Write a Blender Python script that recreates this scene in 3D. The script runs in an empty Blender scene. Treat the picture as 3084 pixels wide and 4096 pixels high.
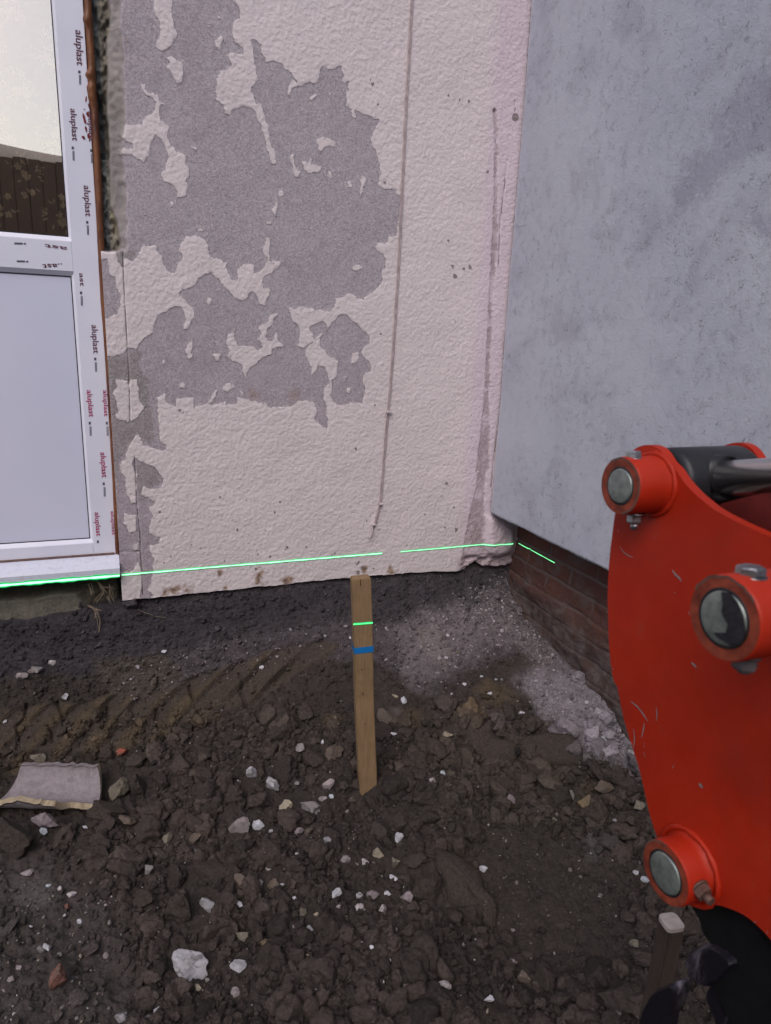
import bpy, bmesh, math, random
import numpy as np
from mathutils import Vector, Matrix
R = math.radians
sc = bpy.context.scene
COL = sc.collection
# ------------------------------------------------------------------ camera
PW, PH, FPX, EYE = 3084.0, 4096.0, 2740.0, 1.6
_p, _y, _r = R(14.48), R(21.85), R(2.28)
CF = np.array([math.sin(_y)*math.cos(_p), math.cos(_y)*math.cos(_p), -math.sin(_p)])
_R0 = np.array([math.cos(_y), -math.sin(_y), 0.0]); _U0 = np.cross(_R0, CF)
CR = _R0*math.cos(_r)+_U0*math.sin(_r); CU = -_R0*math.sin(_r)+_U0*math.cos(_r)
CE = np.array([0, 0, EYE])
cam = bpy.data.cameras.new('camera'); camo = bpy.data.objects.new('camera', cam); COL.objects.link(camo)
cam.sensor_fit = 'VERTICAL'; cam.sensor_height = 36; cam.lens = 36*FPX/PH
cam.clip_start = 0.02; cam.clip_end = 1000
M = Matrix([[CR[i], CU[i], -CF[i], CE[i]] for i in range(3)]+[[0, 0, 0, 1]])
camo.matrix_world = M
cam.dof.use_dof = True; cam.dof.focus_distance = 2.5; cam.dof.aperture_fstop = 8.5
sc.camera = camo
# ------------------------------------------------------------------ sky, sun, exposure
SUN_EL, SUN_AZ = R(48), R(216)          # behind the camera, a little to the left
w = bpy.data.worlds.new('World'); sc.world = w; w.use_nodes = True
nt = w.node_tree; bg = nt.nodes['Background']
sky = nt.nodes.new('ShaderNodeTexSky'); sky.sky_type = 'NISHITA'; sky.sun_disc = False
sky.sun_elevation = SUN_EL; sky.sun_rotation = SUN_AZ; sky.dust_density = 3.0; sky.air_density = 1.0; sky.ozone_density = 1.0
nt.links.new(sky.outputs[0], bg.inputs[0]); bg.inputs[1].default_value = 0.10
sl = bpy.data.lights.new('sun', 'SUN'); sl.energy = 0.9; sl.angle = R(45); sl.color = (1.0, 0.96, 0.93)
slo = bpy.data.objects.new('sun', sl); COL.objects.link(slo)
_sd = Vector((math.sin(SUN_AZ)*math.cos(SUN_EL), math.cos(SUN_AZ)*math.cos(SUN_EL), math.sin(SUN_EL)))
slo.rotation_euler = _sd.to_track_quat('Z', 'Y').to_euler(); slo.location = (0, -3, 6)
sc.view_settings.view_transform = 'Standard'; sc.view_settings.look = 'None'; sc.view_settings.gamma = 1
sc.view_settings.use_curve_mapping = False
sc.view_settings.exposure = 0.45
# ------------------------------------------------------------------ helpers
def ray(u, v): return CF*FPX+CR*(u-PW/2)-CU*(v-PH/2)
def at(u, v, plane, val):
    d = ray(u, v); k = 'xyz'.index(plane); s = (val-CE[k])/d[k]; return CE+d*s
def project(P):
    q = np.asarray(P, float)-CE; z = q@CF; z = np.where(np.abs(z) < 1e-6, 1e-6, z)
    return PW/2+FPX*(q@CR)/z, PH/2-FPX*(q@CU)/z, z
def tr(ox, oy, s, pts): return [(ox+a/s, oy+b/s) for a, b in pts]
_rng = np.random.default_rng(7)
_H = _rng.random(4096*4)
def vnoise(x, y, z=0.0, seed=0):
    x, y, z = np.broadcast_arrays(np.asarray(x, float), np.asarray(y, float), np.asarray(z, float))
    xi, yi, zi = np.floor(x).astype(np.int64), np.floor(y).astype(np.int64), np.floor(z).astype(np.int64)
    fx, fy, fz = x-xi, y-yi, z-zi
    fx, fy, fz = [f*f*(3-2*f) for f in (fx, fy, fz)]
    def h(a, b, c):
        k = (a*73856093) ^ (b*19349663) ^ (c*83492791) ^ (seed*2654435)
        k = (k ^ (k >> 13))*1274126177
        return _H[(k ^ (k >> 16)) & 16383]
    def l(a, b, t): return a+(b-a)*t
    r = l(l(l(h(xi, yi, zi), h(xi+1, yi, zi), fx), l(h(xi, yi+1, zi), h(xi+1, yi+1, zi), fx), fy),
          l(l(h(xi, yi, zi+1), h(xi+1, yi, zi+1), fx), l(h(xi, yi+1, zi+1), h(xi+1, yi+1, zi+1), fx), fy), fz)
    return r*2-1
def fbm(x, y, z=0.0, o=4, seed=0, g=0.5):
    r = 0; a = 1; t = 0
    for i in range(o):
        r = r+a*vnoise(np.asarray(x)*2**i+i*17.3, np.asarray(y)*2**i-i*9.1, np.asarray(z)*2**i+i*3.7, seed+i); t += a; a *= g
    return r/t
def sstep(a, b, x):
    t = np.clip((x-a)/(b-a), 0, 1); return t*t*(3-2*t)
def seg_dist(px, py, pts, closed=False):
    d = np.full(px.shape, 1e9); n = len(pts)
    for i in range(n if closed else n-1):
        ax, ay = pts[i]; bx, by = pts[(i+1) % n]; dx, dy = bx-ax, by-ay; L = dx*dx+dy*dy+1e-9
        t = np.clip(((px-ax)*dx+(py-ay)*dy)/L, 0, 1)
        d = np.minimum(d, (px-ax-t*dx)**2+(py-ay-t*dy)**2)
    return np.sqrt(d)
def poly_sdf(px, py, pts, cap=90.0):
    """signed distance in photograph pixels, positive inside"""
    P = np.array(pts); m = (px > P[:, 0].min()-cap) & (px < P[:, 0].max()+cap) & (py > P[:, 1].min()-cap) & (py < P[:, 1].max()+cap)
    out = np.full(px.shape, -cap); x, y = px[m], py[m]
    if x.size == 0: return out
    d = seg_dist(x, y, pts, True); ins = np.zeros(x.shape, bool); n = len(pts)
    for i in range(n):
        ax, ay = pts[i]; bx, by = pts[(i+1) % n]
        c = ((ay > y) != (by > y)); ins ^= c & (x < (bx-ax)*(y-ay)/((by-ay) if by != ay else 1e-9)+ax)
    out[m] = np.where(ins, np.minimum(d, cap), -np.minimum(d, cap)); return out
def tag(o, label=None, cat=None, group=None, kind=None):
    if label: o['label'] = label
    if cat: o['category'] = cat
    if group: o['group'] = group
    if kind: o['kind'] = kind
    return o
def empty(name, loc, label, cat, group=None):
    o = bpy.data.objects.new(name, None); COL.objects.link(o); o.location = loc; o.empty_display_size = .05
    return tag(o, label, cat, group)
def link(name, me, mats, parent=None, smooth=False):
    o = bpy.data.objects.new(name, me); COL.objects.link(o)
    for m in (mats if isinstance(mats, (list, tuple)) else [mats]): me.materials.append(m)
    if smooth: me.polygons.foreach_set('use_smooth', [True]*len(me.polygons))
    if parent is not None:
        o.parent = parent; o.matrix_parent_inverse = Matrix.Translation(-Vector(parent.location))
    return o
def from_bm(name, bm, mats, parent=None, smooth=False):
    bmesh.ops.recalc_face_normals(bm, faces=bm.faces[:])
    me = bpy.data.meshes.new(name); bm.to_mesh(me); bm.free(); return link(name, me, mats, parent, smooth)
def np_mesh(name, V, F, mats, parent=None, smooth=False, attrs=None, cols=None):
    """V (n,3); F (m,k) all faces with k corners"""
    me = bpy.data.meshes.new(name); V = np.ascontiguousarray(V, np.float32); F = np.ascontiguousarray(F, np.int32); k = F.shape[1]
    me.vertices.add(len(V)); me.vertices.foreach_set('co', V.ravel())
    me.loops.add(F.size); me.loops.foreach_set('vertex_index', F.ravel())
    me.polygons.add(len(F)); me.polygons.foreach_set('loop_start', np.arange(0, F.size, k, dtype=np.int32))
    me.update(calc_edges=True)
    for n, a in (attrs or {}).items():
        at_ = me.attributes.new(n, 'FLOAT', 'POINT'); at_.data.foreach_set('value', np.ascontiguousarray(a, np.float32).ravel())
    for n, a in (cols or {}).items():
        at_ = me.attributes.new(n, 'FLOAT_COLOR', 'POINT'); c = np.ones((len(V), 4), np.float32); c[:, :3] = a
        at_.data.foreach_set('color', c.ravel())
    return link(name, me, mats, parent, smooth)
def grid_faces(nr, nc, keep=None):
    i = np.arange(nr-1)[:, None]*nc+np.arange(nc-1)[None, :]
    f = np.stack([i, i+1, i+nc+1, i+nc], -1)
    return f.reshape(-1, 4) if keep is None else f[keep]
def box(bm, x0, x1, y0, y1, z0, z1, bevel=0.0, mi=0):
    g = bmesh.ops.create_cube(bm, size=1)
    for v in g['verts']:
        v.co = Vector((x0 if v.co.x < 0 else x1, y0 if v.co.y < 0 else y1, z0 if v.co.z < 0 else z1))
    fs = {f for v in g['verts'] for f in v.link_faces}
    for f in fs: f.material_index = mi
    if bevel:
        es = list({e for v in g['verts'] for e in v.link_edges})
        bmesh.ops.bevel(bm, geom=es, offset=bevel, segments=2, affect='EDGES', profile=.6)
def lathe_x(bm, prof, y, z, n=48, mi=0, cap=True):
    """prof: list of (x, r) turned round an axis parallel to X"""
    rings = []
    for x, r in prof:
        rings.append([bm.verts.new((x, y+r*math.cos(2*math.pi*k/n), z+r*math.sin(2*math.pi*k/n))) for k in range(n)])
    for a, b in zip(rings, rings[1:]):
        for k in range(n):
            f = bm.faces.new((a[k], a[(k+1) % n], b[(k+1) % n], b[k])); f.material_index = mi; f.smooth = True
    if cap:
        for rg in (rings[0], rings[-1]):
            f = bm.faces.new(rg); f.material_index = mi
def tube(bm, pts, rad, n=8, mi=0):
    pts = [Vector(p) for p in pts]; rad = rad if isinstance(rad, (list, tuple)) else [rad]*len(pts); prev = None
    for i, p in enumerate(pts):
        d = (pts[min(i+1, len(pts)-1)]-pts[max(i-1, 0)]).normalized()
        a = d.orthogonal().normalized() if prev is None else (prev-d*prev.dot(d)).normalized(); prev = a
        b = d.cross(a); ring = [bm.verts.new(p+(a*math.cos(2*math.pi*k/n)+b*math.sin(2*math.pi*k/n))*rad[i]) for k in range(n)]
        if i:
            for k in range(n):
                f = bm.faces.new((last[k], last[(k+1) % n], ring[(k+1) % n], ring[k])); f.smooth = True; f.material_index = mi
        else: bm.faces.new(ring)
        last = ring
    bm.faces.new(last)
# ------------------------------------------------------------------ materials
class Mat:
    def __init__(s, name, rough=0.8, metal=0.0, spec=0.3):
        s.m = bpy.data.materials.new(name); s.m.use_nodes = True; s.t = s.m.node_tree; s.b = s.t.nodes['Principled BSDF']
        s.b.inputs['Roughness'].default_value = rough; s.b.inputs['Metallic'].default_value = metal
        s.b.inputs['Specular IOR Level'].default_value = spec; s.co = None
    def n(s, typ, **kw):
        x = s.t.nodes.new('ShaderNode'+typ)
        for k, v in kw.items(): setattr(x, k, v)
        return x
    def l(s, a, b): s.t.links.new(a, b)
    def obj(s):
        if s.co is None:
            g = s.n('NewGeometry'); s.co = g.outputs['Position']
        return s.co
    def noise(s, scale, detail=4, rough=.55, dist=0.0, co=None, stretch=None):
        x = s.n('TexNoise'); x.inputs['Scale'].default_value = scale; x.inputs['Detail'].default_value = detail
        x.inputs['Roughness'].default_value = rough; x.inputs['Distortion'].default_value = dist
        c = co or s.obj()
        if stretch:
            mp = s.n('Mapping'); mp.inputs['Scale'].default_value = stretch; s.l(c, mp.inputs[0]); c = mp.outputs[0]
        s.l(c, x.inputs['Vector']); return x.outputs[0]
    def voro(s, scale, feature='F1', co=None, out='Distance'):
        x = s.n('TexVoronoi', feature=feature); x.inputs['Scale'].default_value = scale; s.l(co or s.obj(), x.inputs['Vector']); return x.outputs[out]
    def ramp(s, src, stops, interp='LINEAR'):
        x = s.n('ValToRGB'); cr = x.color_ramp; cr.interpolation = interp
        while len(cr.elements) < len(stops): cr.elements.new(0.5)
        for e, (p, c) in zip(cr.elements, stops):
            e.position = p; e.color = (c, c, c, 1) if isinstance(c, (int, float)) else (*c, 1)
        s.l(src, x.inputs[0]); return x.outputs[0]
    def mr(s, src, a, b, c=0.0, d=1.0, clamp=True):
        x = s.n('MapRange'); x.clamp = clamp
        for i, v in enumerate((a, b, c, d)): x.inputs[i+1].default_value = v
        s.l(src, x.inputs[0]); return x.outputs[0]
    def math(s, op, a, b=None, clamp=False):
        x = s.n('Math', operation=op); x.use_clamp = clamp
        for i, v in enumerate((a, b)):
            if v is None: continue
            if isinstance(v, (int, float)): x.inputs[i].default_value = v
            else: s.l(v, x.inputs[i])
        return x.outputs[0]
    def mix(s, f, a, b, blend='MIX'):
        x = s.n('Mix', data_type='RGBA', blend_type=blend)
        for i, v in ((0, f), (6, a), (7, b)):
            if isinstance(v, (int, float)): x.inputs[i].default_value = v if i == 0 else (v, v, v, 1)
            elif isinstance(v, tuple): x.inputs[i].default_value = (*v, 1)
            else: s.l(v, x.inputs[i])
        return x.outputs[2]
    def attr(s, name, out='Fac'):
        x = s.n('Attribute', attribute_name=name); return x.outputs[out]
    def color(s, c):
        if isinstance(c, tuple): s.b.inputs['Base Color'].default_value = (*c, 1)
        else: s.l(c, s.b.inputs['Base Color'])
        return s
    def bump(s, h, strength=0.5, dist=0.005, prev=None):
        x = s.n('Bump'); x.inputs['Strength'].default_value = strength; x.inputs['Distance'].default_value = dist
        s.l(h, x.inputs['Height'])
        if prev is not None: s.l(prev, x.inputs['Normal'])
        s.l(x.outputs[0], s.b.inputs['Normal']); return x.outputs[0]
def simple(name, col, rough=.7, metal=0., spec=.3, var=.25, scale=40, bump=.0, bscale=120, bdist=.002):
    k = Mat(name, rough, metal, spec); n = k.noise(scale, 5)
    c = k.mix(k.mr(n, .3, .7), tuple(v*(1-var) for v in col), tuple(min(1, v*(1+var)) for v in col)); k.color(c)
    if bump: k.bump(k.noise(bscale, 4), bump, bdist)
    return k.m

# ================================================================== the house wall
NT = lambda p: tr(450, 0, 2.081, p)
F2 = lambda p: tr(1200, 100, 2.765, p)
EE = lambda p: tr(400, 900, 2.081, p)
FF = lambda p: tr(1100, 900, 2.081, p)
LL = lambda p: tr(0, 1900, 2.081, p)
RR = lambda p: tr(1700, 1900, 2.081, p)
G1 = (NT([(-200, -900), (120, -1000), (330, -820), (520, -900), (700, -640), (860, -560), (940, -300), (1000, -120), (1000, 0), (1040, 40), (1065, 100), (1060, 150), (1010, 180), (1000, 230), (1000, 290), (1015, 350), (1060, 375), (1090, 400), (1150, 380), (1150, 335), (1180, 328), (1240, 370), (1245, 440), (1280, 520), (1340, 505), (1410, 530), (1440, 570), (1480, 600), (1510, 650), (1560, 715), (1610, 700)])
 + F2([(125, 620), (150, 655), (185, 630), (210, 580), (225, 510), (245, 460), (275, 465), (325, 495), (370, 480), (420, 470), (460, 440), (468, 520), (480, 570), (475, 620), (490, 640), (545, 620), (550, 650), (525, 690), (520, 800), (510, 890), (540, 900), (565, 950), (590, 1020), (610, 1055), (625, 1050), (620, 990), (600, 940), (640, 940), (700, 990), (760, 1000), (820, 1040), (870, 1050), (870, 1080), (830, 1160), (800, 1210), (790, 1270), (800, 1330), (840, 1390), (865, 1470), (890, 1560), (880, 1640), (870, 1700), (870, 1780), (930, 1810), (1060, 1820), (1070, 1870), (1110, 1890), (1115, 2000)])
 + FF([(1030, -60), (1015, 20), (1020, 90), (950, 95), (940, 150), (850, 150), (835, 200), (900, 240), (920, 280), (920, 350), (890, 400), (900, 460), (870, 520), (800, 570), (750, 600), (740, 625), (690, 615), (660, 580), (600, 570), (580, 600), (510, 610), (500, 680), (470, 700), (430, 720), (330, 700), (230, 675), (160, 700), (110, 680), (130, 740), (140, 790), (200, 840), (205, 930), (205, 980), (180, 1010), (240, 1020), (330, 960), (280, 1000), (250, 1090), (290, 1130), (310, 1250), (350, 1210), (360, 1170), (410, 1180), (440, 1240), (455, 1310), (410, 1360), (415, 1470), (430, 1500), (425, 1580), (440, 1640), (430, 1690), (380, 1670), (325, 1620), (350, 1560), (340, 1490), (290, 1465), (190, 1470), (140, 1510), (60, 1515)])
 + EE([(1440, 1520), (1400, 1520), (1380, 1480), (1320, 1480), (1230, 1450), (1150, 1435), (1140, 1490), (1050, 1500), (1050, 1465), (1020, 1480), (930, 1500), (900, 1480), (880, 1490), (830, 1500), (785, 1520), (780, 1440), (700, 1440), (640, 1450), (635, 1510), (550, 1480), (540, 1410), (480, 1440), (480, 1520), (485, 1620), (495, 1700), (500, 1800), (550, 1830), (550, 1870), (470, 1905), (440, 1880), (400, 1840), (360, 1830), (340, 1790), (320, 1725)])
 + LL([(1130, -300), (1140, 0), (1150, 200), (1160, 740), (1145, 730), (1120, 780), (1080, 810), (1010, 800), (800, 800), (800, -2000)]))
G2 = LL([(1110, -93), (1140, -123), (1220, -93), (1300, -63), (1330, -13), (1365, 47), (1330, 107), (1250, 117), (1200, 87), (1180, 127), (1180, 167), (1290, 217), (1290, 267), (1240, 260), (1270, 340), (1240, 440), (1250, 490), (1340, 520), (1320, 570), (1240, 590), (1250, 640), (1290, 710), (1270, 760), (1270, 830), (1255, 900), (1230, 960), (1275, 1010), (1250, 1050), (1180, 1060), (1165, 990), (1190, 930), (1180, 800), (1160, 740), (1150, 200), (1140, 0), (1130, -50)])
G3 = FF([(470, 830), (500, 790), (540, 750), (590, 750), (640, 790), (690, 830), (740, 880), (790, 930), (785, 990), (740, 1020), (720, 1060), (740, 1100), (790, 1150), (800, 1215), (740, 1240), (730, 1300), (745, 1360), (745, 1420), (735, 1490), (650, 1480), (550, 1505), (495, 1480), (465, 1420), (480, 1340), (470, 1290), (510, 1270), (530, 1130), (440, 1080), (380, 1010), (375, 940), (400, 900), (330, 940), (290, 850), (400, 800), (430, 830), (435, 890), (450, 860)])
G0 = EE([(0, 290), (60, 290), (75, 420), (130, 440), (140, 530), (175, 590), (170, 650), (140, 740), (60, 780), (0, 780)])
DARK = [EE([(60, 1110), (130, 1090), (190, 1070), (230, 1040), (300, 1040), (330, 1080), (345, 1240), (400, 1280), (400, 1500), (450, 1620), (430, 1700), (440, 1860), (330, 1760), (240, 1860), (150, 1960), (130, 2200), (90, 1600)]), LL([(1110, -93), (1140, -123), (1220, -93), (1300, -63), (1320, 60), (1250, 117), (1180, 167), (1250, 217), (1180, 240)]), EE([(140, 200), (190, 210), (270, 240), (260, 300), (180, 350), (150, 260)])]
PAINT = [NT(p) for p in [
 [(350, -260), (410, -430), (470, -380), (510, -180), (495, 100), (520, 220), (535, 300), (500, 330), (505, 360), (470, 400), (420, 430), (370, 400), (355, 350), (385, 330), (400, 250), (390, 200), (360, 120), (345, 70)],
 [(440, 470), (490, 465), (540, 510), (580, 510), (590, 600), (590, 650), (570, 690), (540, 690), (510, 640), (480, 590), (450, 560), (475, 520)],
 [(240, 700), (262, 705), (270, 745), (310, 770), (380, 790), (400, 850), (430, 860), (425, 875), (400, 880), (395, 930), (405, 1000), (470, 1050), (450, 1130), (480, 1190), (520, 1250), (560, 1270), (620, 1290), (605, 1340), (640, 1410), (635, 1470), (605, 1500), (630, 1550), (620, 1630), (540, 1640), (495, 1725), (480, 1690), (520, 1680), (545, 1630), (540, 1580), (500, 1540), (430, 1510), (400, 1470), (400, 1430), (450, 1410), (445, 1370), (470, 1320), (465, 1280), (440, 1200), (410, 1160), (360, 1130), (320, 1190), (300, 1290), (262, 1350), (230, 1325), (190, 1310), (150, 1285), (60, 1285), (60, 1230), (170, 1240), (160, 1200), (110, 1170), (60, 1120), (60, 1035), (160, 1040), (240, 1035), (270, 980), (350, 930), (360, 860), (330, 810), (270, 790), (245, 740)],
 [(1080, 340), (1090, 410), (1080, 455), (1000, 435), (955, 450), (970, 500), (985, 540), (960, 570), (900, 590), (870, 660), (862, 750), (865, 830), (930, 880), (935, 940), (965, 955), (1010, 910), (1080, 890), (1140, 890), (1190, 920), (1210, 1010), (1250, 1080), (1270, 1150), (1290, 1240), (1310, 1310), (1320, 1365), (1370, 1365), (1355, 1260), (1330, 1220), (1310, 1170), (1300, 1050), (1270, 1000), (1260, 930), (1240, 870), (1200, 860), (1180, 820), (1150, 760), (1160, 730), (1210, 660), (1200, 580), (1185, 500), (1175, 400), (1150, 350)],
 [(870, 330), (900, 300), (935, 330), (945, 360), (920, 345), (905, 380), (905, 430), (850, 390), (848, 350)],
 [(866, 135), (892, 138), (897, 158), (873, 158)], [(810, 195), (830, 198), (822, 240), (803, 243)], [(660, 1220), (705, 1230), (704, 1260)],
 [(1475, 1300), (1518, 1270), (1512, 1330), (1530, 1390), (1572, 1440), (1545, 1480), (1520, 1470), (1497, 1400)],
 [(1378, 1592), (1425, 1580), (1428, 1622), (1400, 1634)], [(1368, 1668), (1390, 1660), (1370, 1740), (1364, 1815), (1325, 1745), (1348, 1720)],
 [(708, 1895), (765, 1915), (772, 1938), (720, 1930)], [(1478, 700), (1490, 645), (1560, 712), (1495, 735), (1480, 812), (1455, 802)], [(250, 1745), (268, 1745), (285, 1790), (265, 1790)],
 [(1285, 1845), (1320, 1840), (1325, 1862), (1295, 1866)]]] + [F2(p) for p in [
 [(180, 1270), (250, 1240), (330, 1250), (405, 1300), (380, 1350), (260, 1340), (255, 1380), (225, 1415), (200, 1370)],
 [(15, 1500), (95, 1530), (115, 1470), (137, 1468), (128, 1540), (240, 1570), (210, 1630), (90, 1630), (45, 1610)],
 [(108, 808), (190, 745), (195, 782), (120, 843)], [(308, 757), (338, 738), (338, 785)], [(272, 1585), (312, 1598), (358, 1640), (353, 1695), (328, 1685), (318, 1622)],
 [(668, 1668), (690, 1645), (733, 1700), (718, 1770), (700, 1830), (672, 1885), (652, 1830), (675, 1760)], [(535, 1738), (562, 1728), (567, 1793), (548, 1803)], [(570, 1095), (590, 1080), (600, 1120), (578, 1122)], [(415, 1600), (440, 1600), (445, 1640), (425, 1632)]]] + [EE(p) for p in [
 [(-60, 230), (60, 215), (130, 230), (150, 300), (190, 350), (200, 260), (240, 290), (270, 300), (320, 250), (360, 170), (480, 175), (470, 210), (520, 260), (530, 330), (570, 380), (600, 400), (640, 390), (640, 340), (690, 260), (655, 200), (690, 150), (720, 100), (800, 90), (870, 120), (905, 170), (905, 240), (940, 270), (1000, 290), (1050, 310), (1060, 350), (1075, 400), (1100, 460), (1140, 470), (1150, 430), (1140, 370), (1200, 325), (1260, 320), (1285, 340), (1290, 400), (1340, 390), (1380, 330), (1400, 270), (1350, 220), (1370, 140), (1395, 100), (1420, 120), (1415, 190), (1410, 250), (1420, 300), (1510, 300), (1520, 320), (1470, 340), (1430, 400), (1370, 420), (1350, 470), (1360, 520), (1410, 520), (1420, 560), (1385, 630), (1375, 680), (1330, 650), (1300, 580), (1270, 550), (1240, 570), (1230, 610), (1160, 635), (1110, 600), (1070, 550), (1030, 510), (1000, 460), (960, 430), (935, 400), (870, 410), (820, 450), (800, 490), (760, 520), (680, 540), (655, 575), (700, 620), (720, 650), (780, 700), (790, 760), (760, 810), (740, 860), (695, 875), (700, 830), (720, 790), (700, 730), (670, 680), (600, 680), (560, 720), (480, 760), (450, 830), (440, 900), (380, 940), (330, 990), (300, 1035), (230, 1020), (190, 1070), (130, 1090), (60, 1100), (-60, 1100)],
 [(1130, 850), (1120, 930), (1140, 1000), (1200, 1010), (1270, 1010), (1310, 1040), (1360, 1030), (1340, 980), (1310, 950), (1340, 900), (1310, 850), (1360, 820), (1400, 790), (1420, 750), (1480, 740), (1450, 780), (1440, 830), (1400, 860), (1385, 930), (1400, 970), (1440, 970), (1470, 900), (1480, 960), (1530, 1010), (1440, 1030), (1420, 1080), (1350, 1110), (1310, 1150), (1240, 1190), (1220, 1240), (1215, 1275), (1190, 1240), (1190, 1160), (1100, 1130), (1060, 1090), (1080, 1040), (1045, 980), (1070, 910), (1100, 900), (1120, 850)],
 [(740, 965), (770, 970), (760, 1050), (780, 1110), (740, 1110), (710, 1060)], [(668, 1318), (706, 1313), (702, 1357), (663, 1362)], [(1018, 1345), (1080, 1308), (1122, 1350), (1060, 1388), (1028, 1382)],
 [(938, 1078), (1012, 1068), (992, 1122), (960, 1142)], [(518, 1118), (540, 1138), (532, 1172), (520, 1160)], [(898, 615), (928, 618), (922, 672), (893, 668)], [(950, 1378), (978, 1368), (962, 1440), (930, 1480), (896, 1485)], [(1163, 1378), (1198, 1388), (1188, 1424)], [(820, 30), (850, 30), (875, 55), (830, 55)],
 [(135, 1280), (170, 1290), (230, 1300), (240, 1340), (250, 1290), (300, 1290), (320, 1340), (330, 1460), (375, 1510), (350, 1550), (300, 1610), (235, 1640), (140, 1610), (135, 1580), (160, 1560), (150, 1490), (105, 1400), (140, 1360)]]] + [FF(p) for p in [
 [(642, 1068), (692, 1068), (703, 1110), (662, 1158), (638, 1152)], [(567, 1258), (612, 1248), (590, 1302), (573, 1312)], [(598, 1358), (633, 1358), (622, 1402), (598, 1392)], [(630, 350), (690, 320), (735, 360), (660, 385)], [(195, 450), (215, 465), (205, 478)], [(0, 310), (60, 310), (40, 345), (0, 370)]]] + [LL(p) for p in [
 [(1150, -355), (1072, -231), (1032, -121), (992, -81), (997, -31), (1040, 20), (1040, 60), (1045, 120), (1090, 240), (1135, 230), (1140, 0), (1105, -90), (1112, -120), (1140, -150), (1200, -160), (1300, -120), (1330, -200), (1200, -250)],
 [(1040, 320), (1130, 340), (1140, 470), (1080, 480), (1060, 430), (1030, 400)], [(1108, 580), (1152, 568), (1142, 622), (1108, 627)],
 [(1010, 800), (1080, 810), (1120, 780), (1145, 730), (1160, 800), (1180, 850), (1170, 1000), (1160, 1060), (980, 1080), (980, 800)]]]
STRIP = [RR([(440, -60), (520, -60), (500, 150), (490, 400), (500, 620), (540, 650), (600, 690), (690, 660), (760, 600), (760, 700), (750, 830), (600, 830), (400, 830), (310, 820), (310, 700), (340, 500), (390, 250), (430, 100)]),
         [(1972, 440), (1986, 440), (1990, 520), (1989, 780), (1984, 1060), (1972, 1200), (1960, 1500), (1957, 1880), (1905, 1890), (1937, 1600), (1952, 1300), (1967, 1000), (1977, 800), (1979, 560)]]

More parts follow.
